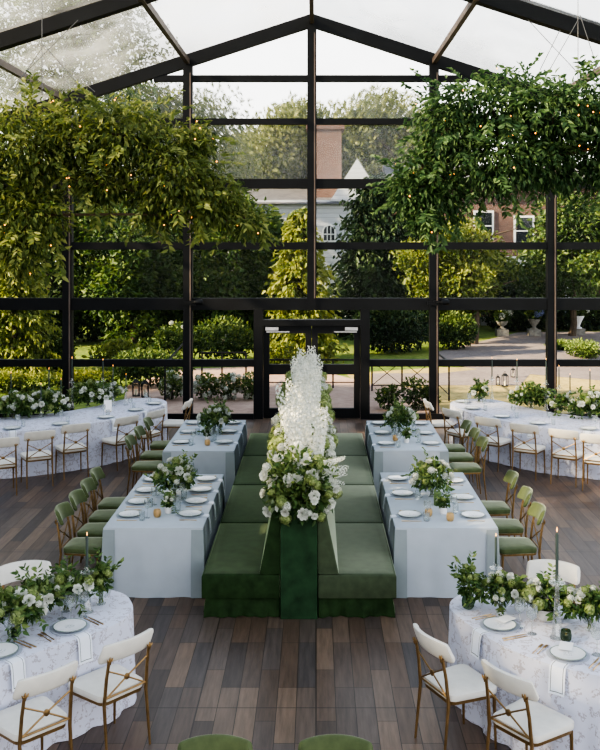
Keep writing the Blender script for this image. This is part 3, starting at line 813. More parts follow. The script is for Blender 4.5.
def sprigs(parent, origins, dirs, n_leaf, seglen, ln, mat, name='trailing_foliage', wr=.45):
    """thin arching stems carrying leaves, one mesh"""
    P, Dd, Lh = [], [], []
    for o, d in zip(origins, dirs):
        p = np.array(o, float); d = np.array(d, float); d /= np.linalg.norm(d)
        for i in range(n_leaf):
            p = p + d*seglen; d = d + np.array([R.uniform(-.12, .12), R.uniform(-.12, .12), -.06]); d /= np.linalg.norm(d)
            for s in (-1, 1):
                sd = np.cross(d, [0, 0, 1.0]) + 1e-3; sd /= np.linalg.norm(sd)
                P.append(p); Dd.append(d*.6 + s*sd*.8 + np.array([R.uniform(-.3, .3), R.uniform(-.3, .3), R.uniform(-.3, .2)])); Lh.append(R.uniform(*ln))
    P, Dd, Lh = np.array(P), np.array(Dd), np.array(Lh)
    me = leaves_mesh(name, P, Dd, Lh, Lh*wr, mat, cl01(.55 + .25*NR.normal(size=len(P))))
    return link(name, me, parent)

def vase(parent, kind, z=0.0):
    prof = {'green': [(.035, 0), (.052, .02), (.055, .06), (.046, .10), (.050, .115)],
            'bowl': [(.04, 0), (.045, .006), (.012, .02), (.012, .045), (.05, .06), (.085, .10), (.09, .12)],
            'stone': [(.055, 0), (.082, .03), (.092, .08), (.095, .105)],
            'white': [(.036, 0), (.042, .02), (.044, .075)],
            'footed': [(.05, 0), (.05, .008), (.018, .025), (.02, .05), (.07, .08), (.095, .13)]}[kind]
    mat = {'green': M['greenglass'], 'bowl': M['glass'], 'stone': M['stone'], 'white': M['whitepot'], 'footed': M['glass']}[kind]
    return MB().lathe(prof, 16, (0, 0, z), True, False).build('vase', mat, parent)
def arrangement(label, loc, vk, blobs, n, roses=0, hyds=0, whites=0, rs=(.07, .1), group=None, ln=(.04, .075), spr=6, cat='flowers', vh=.1):
    """a vase of garden flowers; blobs are relative to the base"""
    t = thing('flower_arrangement', label, cat, loc, 0, group)
    vase(t, vk)
    foliage(t, blobs, n, ln, keep=lambda p: p[2] > .06)
    B = blobs
    if spr:
        o, d = [], []
        for _ in range(spr):
            P, dd, _k = blob_points(1, B, .8); o.append(P[0]); d.append(dd[0] + np.array([0, 0, .35]))
        sprigs(t, o, d, 4, .03, ln, M['leaf'])
    def scatter(k, meshes, name, size):
        for _ in range(k):
            for _try in range(20):
                P, dd, _k = blob_points(1, B, .95)
                if dd[0][2] > -.35: break
            put_bloom(R.choice(meshes), name, P[0], dd[0] + np.array([0, -.25, .25]), R.uniform(*size), t)
    scatter(roses, ROSES, 'rose', rs); scatter(whites, HYDW, 'white_bloom', (rs[0]*.7, rs[1]*.8)); scatter(hyds, HYDG, 'green_hydrangea', (rs[0], rs[1]))
    # stems in the vase
    st = MB()
    for k in range(6):
        a = k*1.05; st.tube([(.02*math.cos(a), .02*math.sin(a), .012), (.03*math.cos(a+2), .03*math.sin(a+2), vh + .04)], .004, 5)
    st.build('stem', M['stem'], t)
    return t

# ---- the long flower hedge on the bench spine
fh = thing('flower_hedge', 'tall white and green flower hedge along the top of the bench spine', 'flowers', (BX, BY0, 1.12))
blobs = []
for i in range(14):
    y = .1 + i*.53
    blobs.append((0, y, .13, .38, .36, .25)); blobs.append((R.uniform(-.10, .06), y + .2, .26, .34, .32, .22))
blobs += [(0, .05, .08, .38, .24, .26), (-.14, .05, .30, .26, .22, .24), (.14, .06, .27, .28, .22, .24), (0, .0, -.02, .28, .14, .14), (0, .1, .45, .22, .2, .2)]
def hedge_ok(p): return not (abs(p[0]) < .21 and p[2] < .012 and p[1] > -.05)
foliage(fh, blobs, 9500, (.05, .10), .45, M['leaf'], keep=hedge_ok)
hc = lc = 0
for _ in range(900):
    P, d, k = blob_points(1, blobs, .97); p, d = P[0], d[0]
    if d[2] < -.3 or p[1] < .45 or not hedge_ok(p) or (abs(p[0]) < .16) or d[1] > .5: continue
    if hc < 95: put_bloom(R.choice(HYDG), 'green_hydrangea', p, d, R.uniform(.14, .21), fh); hc += 1
    elif lc < 85: put_bloom(R.choice(HYDW), 'cream_hydrangea', p, d, R.uniform(.10, .16), fh); lc += 1
ff = blobs[-5:] + blobs[:2]
rc = 0
for _ in range(200):
    P, d, k = blob_points(1, ff, .97); p, d = P[0], d[0]
    if d[1] > .2 or d[2] < -.6 or not hedge_ok(p): continue
    if rc >= 75: break
    if rc % 5 in (0, 3): put_bloom(R.choice(ROSES), 'white_rose', p, d + np.array([0, -.4, .2]), R.uniform(.07, .125), fh)
    elif rc % 5 == 1: put_bloom(R.choice(HYDW), 'white_cluster', p, d, R.uniform(.06, .10), fh)
    elif rc % 5 == 2: put_bloom(R.choice(HYDG), 'lime_hydrangea', p, d, R.uniform(.08, .13), fh)
    rc += 1
for i in range(80):
    f = i/79; y = .22 + (BL - .35)*(f**1.1)
    x = max(-.17, min(.17, R.gauss(0, .08)))
    z = .22 + R.uniform(0, .2)*(1 if y > .6 else .6)
    s_ = R.uniform(.85, 1.1)
    put_bloom(R.choice(SPIRES), 'delphinium_spire', (x, y, z), (x*1.0 + R.uniform(-.10, .10), -.05 + R.uniform(-.12, .12), 1), s_, fh)
# airy white spray over the right-hand seat
V = []
for k in range(9):
    put_bloom(SPIRES[k % 5], 'white_spray', (.22, .12 + .05*R.random(), .25 + .03*k % .2), (1, R.uniform(-.4, .3), R.uniform(-.1, .55)), R.uniform(.35, .55), fh)

# ------------------------------------------------------------------ tableware
def single(name, mb, mat, cat, smooth=True):
    o = mb.build(name, mat, None, smooth); tag(o, '', cat); return o
def make_plate():
    t = thing('dinner_plate', '', 'plate')
    MB().lathe([(.05, .002), (.085, .003), (.132, .014), (.133, .016), (.128, .0165), (.088, .008), (.0, .007)], 28, cap0=True, cap1=False).build('dish', M['white'], t)
    MB().lathe([(.1335, .0165), (.1335, .0185), (.129, .0185), (.129, .0165)], 28, cap0=False, cap1=False).build('green_rim', M['greenline'], t)
    MB().lathe([(.038, .0085), (.038, .0095), (.0, .0095)], 16, cap0=False, cap1=False).build('printed_crest', M['crest'], t)
    return t
PL = Kind(make_plate())
CH = Kind(single('charger_plate', MB().lathe([(.08, 0), (.12, .002), (.16, .007), (.161, .009), (.118, .006), (0, .005)], 28, cap1=False), M['charger'], 'charger'))
def napkin():
    """folded strip lying on the cloth and falling over the table edge; origin at the edge, +y inward"""
    mb = MB(); mb.uv = []
    w = .062
    prof = [(.13, .003), (.06, .003), (.012, .003), (-.012, -.006), (-.024, -.04), (-.032, -.12), (-.040, -.20)]
    s = [0]
    for a, b in zip(prof, prof[1:]): s.append(s[-1] + math.dist(a, b))
    vs = []
    for (y, z), q in zip(prof, s):
        for j in (-1, 0, 1):
            vs.append((j*w, y, z + (.004 if j == 0 else 0))); mb.uv.append(((j+1)/2, 1 - q/s[-1]))
    fs = [(i*3+j, i*3+j+1, i*3+j+4, i*3+j+3) for i in range(len(prof)-1) for j in range(2)]
    mb.add(vs, fs)
    return single('napkin', mb, M['napkin'], 'napkin')
NK = Kind(napkin())
def fork():
    mb = MB(); mb.tube([(0, -.10, .004), (0, -.03, .006), (0, .03, .008)], [.005, .003, .004], 6)
    mb.box((-.010, .03, .005), (.010, .05, .009))
    for k in (-1.5, -.5, .5, 1.5): mb.box((k*.0055 - .0015, .05, .005), (k*.0055 + .0015, .095, .008))
    return single('fork', mb, M['cutlery'], 'fork')
def knife():
    mb = MB(); mb.tube([(0, -.11, .004), (0, -.02, .004)], [.006, .005], 6)
    mb.add([(-.005, -.02, .001), (.005, -.02, .001), (.008, .06, .001), (.002, .115, .001), (-.005, .115, .001), (-.005, -.02, .006), (.005, -.02, .006), (.008, .06, .004), (.002, .115, .004), (-.005, .115, .004)],
           [(4,3,2,1,0), (5,6,7,8,9), (0,1,6,5), (1,2,7,6), (2,3,8,7), (3,4,9,8), (4,0,5,9)])
    return single('knife', mb, M['cutlery'], 'knife')
FK, KN = Kind(fork()), Kind(knife())
def wine_glass():
    t = thing('wine_glass', '', 'glass')
    MB().lathe([(.012, .105), (.036, .125), (.042, .16), (.037, .205), (.0355, .205), (.040, .16), (.034, .127), (0, .112)], 14, cap1=False).build('bowl', M['glass'], t)
    MB().lathe([(.034, 0), (.034, .003), (.006, .008), (.004, .05), (.005, .10), (.012, .108)], 12).build('stem', M['glass'], t)
    return t
def tumbler(): return single('tumbler', MB().lathe([(.03, 0), (.034, .01), (.037, .10), (.035, .10), (.031, .012), (0, .01)], 14, cap1=False), M['glass'], 'glass')
WG, TU = Kind(wine_glass()), Kind(tumbler())
MENU = Kind(single('menu_card', MB().box((-.05, -.075, 0), (.05, .075, .0025)), M['paper'], 'card', False))
def candlestick():
    t = thing('glass_candlestick', '', 'candlestick')
    MB().lathe([(.05, 0), (.05, .006), (.036, .02), (.026, .12), (.018, .22), (.012, .29)], 14).build('stem', M['glass'], t)
    MB().lathe([(.012, .29), (.055, .297), (.057, .303), (.014, .306)], 16).build('drip_dish', M['glass'], t)
    MB().lathe([(.014, .306), (.026, .318), (.022, .345), (.016, .345), (.012, .315)], 12, cap1=False).build('candle_cup', M['glass'], t)
    c = MB().lathe([(.011, .312), (.011, .56), (.006, .575), (.002, .577)], 10).build('taper_candle', M['taper'], t)
    MB().lathe([(.002, .577), (.005, .585), (.003, .596), (.0005, .605)], 8).build('flame', M['flame'], c)
    return t
CS = Kind(candlestick())
def votive(mat, name='votive_holder'):
    t = thing(name, '', 'candle holder')
    MB().lathe([(.03, 0), (.042, .02), (.045, .05), (.038, .085), (.036, .085), (.042, .05), (.038, .02), (0, .012)], 14, cap1=False).build('cup', mat, t)
    c = MB().lathe([(.026, .013), (.026, .045), (.004, .047)], 10).build('tealight', M['candlewax'], t)
    MB().lathe([(.002, .047), (.005, .054), (.001, .068)], 6).build('flame', M['flame'], c)
    return t
VG, VC = Kind(votive(M['greenglass'])), Kind(votive(M['creamglass']))
def pillar():
    t = thing('pillar_candle', '', 'candle')
    MB().lathe([(.044, 0), (.046, .004), (.046, .19), (.040, .196), (.034, .186), (.004, .184)], 16).build('wax', M['greenwax'], t)
    MB().tube([(0, 0, .184), (.002, 0, .205)], .002, 5).build('wick', M['taper'], t)
    return t
PC = Kind(pillar())
EPS = .0008
def setting(edge, n, place, full=False, nap=True, glasses=True, cutl=True, menu=False):
    """one place setting; edge: point on the table edge, n: inward direction"""
    n = Vector((n[0], n[1], 0)).normalized(); t = Vector((-n.y, n.x, 0)); e = Vector((edge[0], edge[1], TZ + EPS)); rz = face(n)
    c = e + n*.20
    if nap: NK.put(e + Vector((0, 0, 0)), rz, f'white linen napkin hanging off the edge at {place}', 'hanging napkins')
    up = Vector((0, 0, .006 if nap else 0))
    CH.put(c + up, rz, f'clear grey charger under the plate at {place}', 'glass chargers')
    PL.put(c + up + Vector((0, 0, .0075)), rz, f'white plate with crest at {place}', 'white dinner plates')
    if menu: 
        m = MENU.put(c + up + n*.09 + t*.05 + Vector((0, 0, .029)), rz + .25, f'white menu card lying on the plate at {place}', 'menu cards')
    if cutl:
        FK.put(c + t*.20, rz, f'inner gold fork at {place}' if full else f'gold fork at {place}', 'gold forks')
        KN.put(c - t*.20, rz, f'inner gold knife at {place}' if full else f'gold knife at {place}', 'gold knives')
        if full:
            FK.put(c + t*.235 - n*.012, rz, f'outer gold fork at {place}', 'gold forks')
            KN.put(c - t*.235 - n*.012, rz, f'outer gold knife at {place}', 'gold knives')
    if glasses:
        WG.put(c + n*.20 - t*.10 + Vector((R.uniform(-.015, .015), R.uniform(-.015, .015), 0)), 0, f'stemmed wine glass at {place}', 'wine glasses')
        TU.put(c + n*.17 - t*.19, 0, f'clear water tumbler at {place}', 'water tumblers')
oset = {4: ['first', 'second', 'third', 'fourth'], 3: ['first', 'middle', 'last']}
for key, ysb, yso in (('ln', (10.83, 11.36, 11.88, 12.42), (10.83, 11.36, 11.88, 12.42)), ('lf', (14.7, 15.5, 16.25), (14.7, 15.5, 16.25)),
                      ('rn', (10.80, 11.70, 12.44), (10.80, 11.55, 12.35)), ('rf', (14.58, 15.4, 16.2), (14.62, 15.4, 16.2))):
    x0, x1, y0, y1 = TB[key]; left = key[0] == 'l'
    bx, bn = (x1, (-1, 0)) if left else (x0, (1, 0)); ox, on = (x0, (1, 0)) if left else (x1, (-1, 0))
    for i, y in enumerate(ysb): setting((bx, y), bn, f'{oset[len(ysb)][i]} seat, bench side, {TL[key]}')
    for i, y in enumerate(yso): setting((ox, y), on, f'{oset[len(yso)][i]} seat, chair side, {TL[key]}', nap=False)
def nearest_edge(poly, p):
    best = min(range(len(poly)), key=lambda i: (poly[i].x-p[0])**2 + (poly[i].y-p[1])**2)
    n = len(poly); d = (poly[(best+1) % n] - poly[best-1]).normalized(); c = sum(poly, Vector())/n
    nn = Vector((d.y, -d.x, 0))
    q = poly[best]
    # inward: toward the plate side
    if nn.dot(Vector((p[0], p[1], 0)) - q) < 0: nn = -nn
    return q, nn
def set_at(key, px, py, place, **kw):
    w = G(px, py, TZ); q, nn = nearest_edge(CT[key], (w.x, w.y))
    setting((q.x, q.y), nn, place, **kw)
set_at('nr', 496, 628, 'first seat of the front right curved table', full=True, menu=True, glasses=False)
set_at('nr', 569, 657, 'second seat of the front right curved table', full=True, menu=True, glasses=False)
set_at('nl', 73, 629, 'first seat of the front left curved table', full=True, glasses=False)
set_at('nl', 5, 655, 'second seat of the front left curved table', full=True, glasses=False)
fs = ['first', 'second', 'third', 'fourth', 'fifth', 'last']
for i, (px, py) in enumerate(((12, 430), (56, 424), (97, 417), (127, 410), (148, 404))):
    set_at('fl', px, py, f'{fs[i]} seat of the back left curved table', cutl=False)
for i, (px, py) in enumerate(((588, 428), (552, 421), (518, 415), (487, 408), (468, 403))):
    set_at('fr', px, py, f'{fs[i]} seat of the back right curved table', cutl=False)

# ---- centrepieces on the grey tables
def up(x, y): return (x, y, TZ + EPS)
def big_blobs(w=.26, h=.24):
    return [(0, 0, .26, w, w*1.2, h*.72), (-w*.45, -.05, .22, w*.6, w*.7, h*.55), (w*.45, .02, .24, w*.6, w*.7, h*.6), (.02, .06, .34, w*.6, w*.8, h*.5)]
gF = 'large centrepieces on the grey tables'
for key, x, y in (('ln', -1.73, 11.62), ('lf', -1.66, 15.5), ('rn', 1.42, 11.65), ('rf', 1.36, 15.5)):
    arrangement(f'full green and white flower centrepiece in the middle of the {TL[key]}', up(x, y), 'footed', big_blobs(), 620, roses=8, hyds=6, whites=7, rs=(.075, .115), group=gF, spr=9)
    s = 1 if key[0] == 'l' else -1
    PC.put(up(x + .05*s, y + .42), 0, f'olive pillar candle behind the flowers on the {TL[key]}', 'olive pillar candles')
    if key[1] == 'n': PC.put(up(x - .02*s, y - .40), 0, f'olive pillar candle before the flowers on the {TL[key]}', 'olive pillar candles', (1, 1, .8))
gS = 'small posies on the grey tables'
sb = [(0, 0, .13, .085, .085, .06), (.02, 0, .17, .06, .06, .06)]
for key, x, y in (('ln', -1.70, 10.93), ('rn', 1.46, 10.90), ('rf', 1.40, 14.72), ('lf', -1.70, 14.86)):
    arrangement(f'small posy in a white pot near the front of the {TL[key]}', up(x, y), 'white', sb, 130, roses=1, hyds=1, whites=2, rs=(.045, .06), group=gS, ln=(.035, .06), spr=4)
for key, x, y in (('ln', -1.80, 10.77), ('rn', 1.28, 10.80), ('lf', -1.66, 14.52), ('rf', 1.24, 14.85)):
    VC.put(up(x, y), 0, f'cream votive holder near the front of the {TL[key]}', 'cream votives')
VC.put(up(1.50, 10.62), 0, 'pale votive holder at the front edge of the front right grey table', 'cream votives')

# ---- flowers and candles on the curved tables
def A(px, py): return Vector(G(px, py, TZ)) + Vector((0, 0, EPS))
tall = [(0, 0, .20, .095, .095, .10), (.01, 0, .28, .075, .075, .07)]
mid = [(0, 0, .20, .19, .17, .11), (-.12, .02, .19, .11, .10, .09), (.12, -.02, .20, .11, .10, .10), (0, 0, .27, .11, .1, .07)]
gN = 'flowers on the front curved tables'
arrangement('leafy posy in a green vase at the bench end of the front right curved table', A(468, 608), 'green', tall, 190, hyds=4, rs=(.06, .08), group=gN, spr=9)
arrangement('green and white flowers in a footed glass bowl, second along the front right table', A(501, 613), 'bowl', mid, 420, roses=3, hyds=10, whites=8, rs=(.06, .09), group=gN, spr=8)
arrangement('white roses in a grey stoneware bowl on the front right curved table', A(546, 620), 'stone', mid, 400, roses=8, hyds=6, whites=7, rs=(.075, .125), group=gN, spr=6)
arrangement('dense green flowers farthest from the bench on the front right curved table', A(590, 630), 'bowl', mid, 440, roses=5, hyds=9, whites=9, rs=(.06, .09), group=gN, spr=8)
arrangement('leafy green posy at the bench end of the front left curved table', A(101, 604), 'bowl', tall, 210, hyds=5, rs=(.055, .08), group=gN, spr=10)
arrangement('white and green flower mound in the middle of the front left curved table', A(66, 611), 'bowl', mid, 430, roses=5, hyds=8, whites=4, rs=(.06, .1), group=gN, spr=12)
arrangement('white roses spilling from a green vase on the front left curved table', A(14, 636), 'green', [(a, b, c + .03, d*1.15, e*1.1, f*1.1) for a, b, c, d, e, f in mid], 520, roses=9, hyds=9, whites=3, rs=(.07, .115), group=gN, spr=14)
arrangement('leafy flowers between the roses and mound, front left curved table', A(38, 620), 'bowl', mid, 420, roses=4, hyds=6, whites=4, rs=(.06, .1), group=gN, spr=12)
CS.put(A(496, 603), 0, 'tall glass candlestick with dark taper at the bench end, front right curved table', 'candlesticks', (1, 1, 1.0))
CS.put(A(557, 638), 0, 'tallest glass candlestick, beside the green votive on the front right curved table', 'candlesticks', (1.15, 1.15, 1.45))
CS.put(A(87, 612), 0, 'tall glass candlestick with lit dark taper on the front left curved table', 'candlesticks', (1.1, 1.1, 1.12))
VG.put(A(566, 641), 0, 'green glass votive holder on the front right curved table', 'green votives')
for px, py, lab in ((532, 634, 'wine glass before the white roses, front right curved table'), (520, 627, 'wine glass beside the footed bowl, front right curved table'), (597, 655, 'wine glass at the cut edge of the front right curved table'),
                    (71, 622, 'wine glass under the flower mound, front left curved table'), (83, 617, 'wine glass by the candlestick, front left curved table'), (10, 644, 'wine glass nearest the bottom of the front left curved table'), (62, 619, 'goblet left of the paired glasses, front left curved table')):
    WG.put(A(px, py), 0, lab, 'wine glasses', (1.15, 1.15, 1.1))
gB = 'flowers on the back curved tables'
farb = [(0, 0, .24, .36, .28, .18), (-.2, 0, .19, .24, .2, .15), (.2, 0, .19, .24, .2, .15), (.05, 0, .34, .2, .2, .12)]
fars = [(0, 0, .20, .19, .17, .14), (.05, 0, .27, .12, .12, .1)]
pos = ['first', 'second', 'third', 'fourth']
for i, (px, py, b, n, k) in enumerate(((14, 418, farb, 700, 13), (45, 415, farb, 700, 13), (88, 406, farb, 700, 13), (113, 401, fars, 200, 4))):
    arrangement(f'green and white flowers on the back left curved table, {pos[i]} from the outer end', A(px, py), 'footed', b, n, roses=k, hyds=k//2, whites=k, rs=(.08, .12), group=gB, ln=(.06, .1), spr=6)
for i, (px, py, b, n, k) in enumerate(((590, 418, farb, 700, 12), (560, 414, fars, 220, 5), (531, 408, farb, 700, 8), (479, 402, fars, 220, 5))):
    arrangement(f'green and white flowers on the back right curved table, {pos[i]} from the outer end', A(px, py), 'footed', b, n, roses=k, hyds=k//2, whites=k, rs=(.08, .12), group=gB, ln=(.06, .1), spr=6)
for i, (px, py, h) in enumerate(((11, 415, 1.3), (41, 417, 1.0), (49, 412, 1.35), (61, 413, 1.05), (72, 408, 1.6), (103, 404, 1.45), (113, 406, 1.3), (126, 405, 1.0))):
    CS.put(A(px, py), 0, f'thin candlestick on the back left curved table, {["first","second","third","fourth","fifth","sixth","seventh","eighth"][i]} from the outer end', 'candlesticks', (1, 1, h))
for i, (px, py, h) in enumerate(((590, 416, 1.4), (570, 413, 1.2), (559, 411, 1.4), (546, 410, 1.6), (517, 404, 1.45), (492, 402, 1.45))):
    CS.put(A(px, py), 0, f'thin candlestick on the back right curved table, {["first","second","third","fourth","fifth","sixth"][i]} from the outer end', 'candlesticks', (1, 1, h))
ts = thing('table_sign', 'small white standing card on the back left curved table', 'sign', A(108, 412), .35)
MB().add([(-.07, -.015, .012), (.07, -.015, .012), (.07, .03, .21), (-.07, .03, .21), (-.07, -.009, .012), (.07, -.009, .012), (.07, .036, .21), (-.07, .036, .21)], [(0,1,2,3), (7,6,5,4), (0,4,5,1), (1,5,6,2), (2,6,7,3), (3,7,4,0)]).build('card', M['paper'], ts, False)
MB().box((-.05, -.03, 0), (.05, .04, .012)).build('stand', M['gold'], ts, False)

# ------------------------------------------------------------------ hanging greenery
def hanging(label, spec, Y, mat, n, cables, tails, seed):
    pts = [D(px, py, Y + dy) for px, py, rx, ry, dy in spec]
    s = Y/FPX
    c = sum(pts, Vector())/len(pts)
    t = thing('hanging_greenery', label, 'greenery', c, 0, None)
    blobs = [(p.x-c.x, p.y-c.y, p.z-c.z, rx*s, max(.35, min(.7, rx*s*1.1)), ry*s) for p, (px, py, rx, ry, dy) in zip(pts, spec)]
    P, d, k = blob_points(n, blobs, .25)
    P = P + NR.normal(size=(n, 3))*.04
    Dr = d*.7 + .7*rnd_dir(n); Dr[:, 2] -= .55
    l = NR.uniform(.05, .105, n)
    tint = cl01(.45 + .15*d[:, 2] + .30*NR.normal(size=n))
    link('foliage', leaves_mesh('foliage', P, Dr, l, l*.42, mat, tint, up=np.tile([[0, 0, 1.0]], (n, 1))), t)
    # trailing sprays that break the outline
    o, dd = [], []
    for _ in range(190):
        q, e, _k = blob_points(1, blobs, .9); o.append(q[0]); dd.append(e[0] + np.array([0, 0, -.1]))
    sprigs(t, o, dd, 6, .05, (.07, .12), mat, 'trailing_foliage', .40)
    for px, py, ln_ in tails:
        q = np.array(D(px, py, Y) - c)
        sprigs(t, [q, q + np.array([.06, .05, 0])], [(.1, 0, -1), (-.15, .1, -1)], int(ln_/.05), .05, (.07, .12), mat, 'trailing_foliage', .42)
    br = MB()
    for i in range(len(blobs)-1):
        a, b = blobs[i], blobs[i+1]
        br.tube([a[:3], ((a[0]+b[0])/2 + R.uniform(-.1, .1), (a[1]+b[1])/2, (a[2]+b[2])/2 + .05), b[:3]], .016, 6)
    br.build('branches', M['twig'], t)
    for a, b in cables:
        MB().tube([D(*a) - c, D(*b) - c], .0045, 5).build('suspension_cable', M['cable'], t)
    bm_ = MB().lathe([(.002, -.009), (.008, -.003), (.008, .004), (.002, .010)], 6)
    first = None
    for _ in range(60):
        q, e, _k = blob_points(1, blobs, .98)
        if e[0][1] > .2: continue
        if first is None: first = bm_.build('fairy_light', M['bulb'], t); b_ = first
        else:
            b_ = first.copy(); COL.objects.link(b_); b_.parent = t
        b_.location = Vector(q[0]) + Vector((0, -.05, 0))
    return t
Ll = [(20, 150, 62, 50, 0), (80, 138, 52, 42, .2), (128, 136, 48, 40, 0), (178, 172, 44, 46, -.1), (216, 200, 30, 30, 0), (246, 222, 18, 18, .1), (28, 215, 38, 40, -.1), (18, 255, 22, 26, 0), (-45, 170, 50, 60, .1), (105, 185, 36, 20, .1), (160, 208, 28, 22, .2), (195, 140, 20, 20, .1)]
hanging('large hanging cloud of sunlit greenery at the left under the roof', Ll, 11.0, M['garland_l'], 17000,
        [((42, 95, 11.0), (42, -160, 11.0)), ((44, 45, 11.0), (12, 92, 11.0)), ((44, 45, 11.0), (85, 92, 11.0)), ((78, 20, 11.3), (8, 90, 11.3)), ((95, 92, 10.8), (40, 45, 11.0))],
        [(55, 230, .55), (20, 265, .3), (262, 225, .25), (190, 225, .2), (150, 215, .2), (5, 245, .4), (40, 250, .4)], 1)
Lr = [(418, 185, 26, 42, 0), (447, 128, 36, 48, 0), (442, 190, 36, 36, .1), (492, 108, 50, 38, .1), (500, 162, 48, 38, -.1), (552, 112, 48, 36, 0), (552, 165, 40, 30, .1), (602, 118, 46, 40, .1), (612, 168, 38, 26, 0), (650, 140, 50, 50, 0), (404, 190, 14, 22, 0), (425, 218, 18, 16, 0)]
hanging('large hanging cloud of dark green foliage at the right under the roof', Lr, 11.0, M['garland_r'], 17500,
        [((578, 80, 11.0), (578, -160, 11.0)), ((578, 20, 11.0), (545, 78, 11.0)), ((580, 15, 11.0), (598, 70, 11.0)), ((528, 20, 11.2), (575, 70, 11.2)), ((560, 30, 11.0), (540, 70, 11.0))],
        [(440, 225, .3), (455, 215, .25), (410, 210, .3), (480, 190, .3), (505, 190, .25), (430, 228, .3), (595, 190, .2)], 2)

# ------------------------------------------------------------------ outside: ground
def patch(name, poly, z, mat, kind='structure'):
    vs = [(*G(px, py, 0).to_2d(), z) for px, py in poly]
    o = MB().add(vs, [tuple(range(len(vs)))]).build(name, mat, None, False); o['kind'] = kind
    return o
o = MB().add([(-90, YB + .12, -.05), (90, YB + .12, -.05), (90, 140, -.05), (-90, 140, -.05)], [(0, 1, 2, 3)]).build('ground', M['lawn'], None, False); o['kind'] = 'structure'
o = MB().add([(-60, -20, -.07), (60, -20, -.07), (60, YB + .2, -.07), (-60, YB + .2, -.07)], [(0, 1, 2, 3)]).build('ground_tent', M['lawn'], None, False); o['kind'] = 'structure'
patch('terrace_ground', [(118, 417), (128, 384), (180, 368), (300, 364), (372, 383), (432, 388), (445, 417)], -.03, M['terrace'])
patch('dry_lawn', [(445, 417), (432, 388), (360, 384), (345, 372), (440, 366), (480, 366), (760, 388), (760, 417)], -.04, M['dry'])
patch('driveway_road', [(372, 383), (440, 384), (520, 384), (530, 373), (700, 388), (760, 330), (520, 331), (470, 343), (432, 352), (440, 362), (478, 368), (440, 372), (372, 372)], -.035, M['drive'])

# ------------------------------------------------------------------ outside: trees
def tree(name, label, px, Y, wpx, top, bot, mat, n=6000, leaf=.22, kind='broad', trunk=True, group='trees beyond the glass', loose=.35, sub=16, world=None, cat='tree'):
    X = (px - VX)*Y/FPX; W = wpx*Y/FPX/2
    zt = CAMH + (VY - top)*Y/FPX; zb = max(.05, CAMH + (VY - bot)*Y/FPX)
    if world: X, W, zt, zb = world[0], world[1]/2, world[2], world[3]
    t = thing(name, label, cat, (X, Y, -.05), 0, group)
    H = zt - zb; cz = (zt + zb)/2
    if kind == 'broad':
        bl = []
        for i in range(sub):
            d = rnd_dir(1)[0]; r = .35 + .5*R.random()
            k = R.uniform(.24, .42)
            bl.append((d[0]*W*r, d[1]*W*.8*r, cz + d[2]*H/2*r, W*k*1.2, W*k, max(.3, H*k*.62)))
        bl.append((0, 0, cz, W*.5, W*.4, H*.3))
        P, d, k = blob_points(n, bl, loose)
        Dr = d*.5 + rnd_dir(n); Dr[:, 2] -= .25
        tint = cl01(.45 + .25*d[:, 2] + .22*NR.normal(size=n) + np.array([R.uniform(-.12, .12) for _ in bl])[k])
    elif kind == 'conifer':
        P, Dr, tint = [], [], []
        nb = 130; per = n//nb
        for i in range(nb):
            f = (i + .5)/nb; z = zt - H*f; a = i*2.39996 + R.uniform(-.3, .3); ln = W*(.08 + .95*f**.8)*R.uniform(.7, 1.1)
            if f > .85: ln *= .85
            for j in range(per):
                u = R.random()**.7; r = ln*u
                P.append((r*math.cos(a) + R.gauss(0, .10*W*u), r*math.sin(a) + R.gauss(0, .10*W*u), z + .12*ln*u - .42*ln*u*u - abs(R.gauss(0, .12))*W*.35))
                Dr.append((math.cos(a)*.6 + R.gauss(0, .4), math.sin(a)*.6 + R.gauss(0, .4), -.7 + R.gauss(0, .35))); tint.append(.3 + .5*u + R.gauss(0, .15))
        P, Dr, tint = np.array(P), np.array(Dr), cl01(np.array(tint))
    P[:, 2] = np.maximum(P[:, 2], .12)
    l = NR.uniform(leaf*.7, leaf*1.3, len(P))
    link('crown', leaves_mesh('crown', P, Dr, l, l*.5, mat, tint), t)
    if trunk:
        r = max(.08, W*.05); mb = MB()
        mb.tube([(0, 0, 0), (.03*W, 0, zb*.6 + .2), (-.02*W, .02*W, cz), (0, 0, zt - H*.2)], [r*1.3, r, r*.8, r*.25], 8)
        for i in range(6):
            a = i*1.05 + R.random(); z = zb + H*(.1 + .1*i)
            mb.tube([(0, 0, z), (W*.3*math.cos(a), W*.3*math.sin(a), z + H*.12), (W*.6*math.cos(a), W*.55*math.sin(a), z + H*.18)], [r*.5, r*.35, r*.12], 6)
        mb.build('trunk', M['bark'], t)
    return t
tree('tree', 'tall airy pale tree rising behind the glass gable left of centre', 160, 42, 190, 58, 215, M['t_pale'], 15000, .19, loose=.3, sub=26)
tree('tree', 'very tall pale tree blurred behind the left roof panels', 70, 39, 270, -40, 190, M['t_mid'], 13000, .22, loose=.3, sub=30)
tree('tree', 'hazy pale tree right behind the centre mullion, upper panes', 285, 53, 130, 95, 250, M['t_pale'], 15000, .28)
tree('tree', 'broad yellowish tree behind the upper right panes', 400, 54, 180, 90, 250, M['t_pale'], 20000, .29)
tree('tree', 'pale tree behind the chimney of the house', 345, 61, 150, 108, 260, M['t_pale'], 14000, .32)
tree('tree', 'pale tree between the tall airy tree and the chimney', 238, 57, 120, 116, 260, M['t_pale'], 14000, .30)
tree('tree', 'green tree standing before the house wall left of the centre mullion', 270, 43, 84, 192, 340, M['t_mid'], 8000, .22)
tree('tree', 'dark leafy tree behind the hanging greenery at far left', 50, 37, 190, 130, 345, M['t_mid'], 9000, .24)
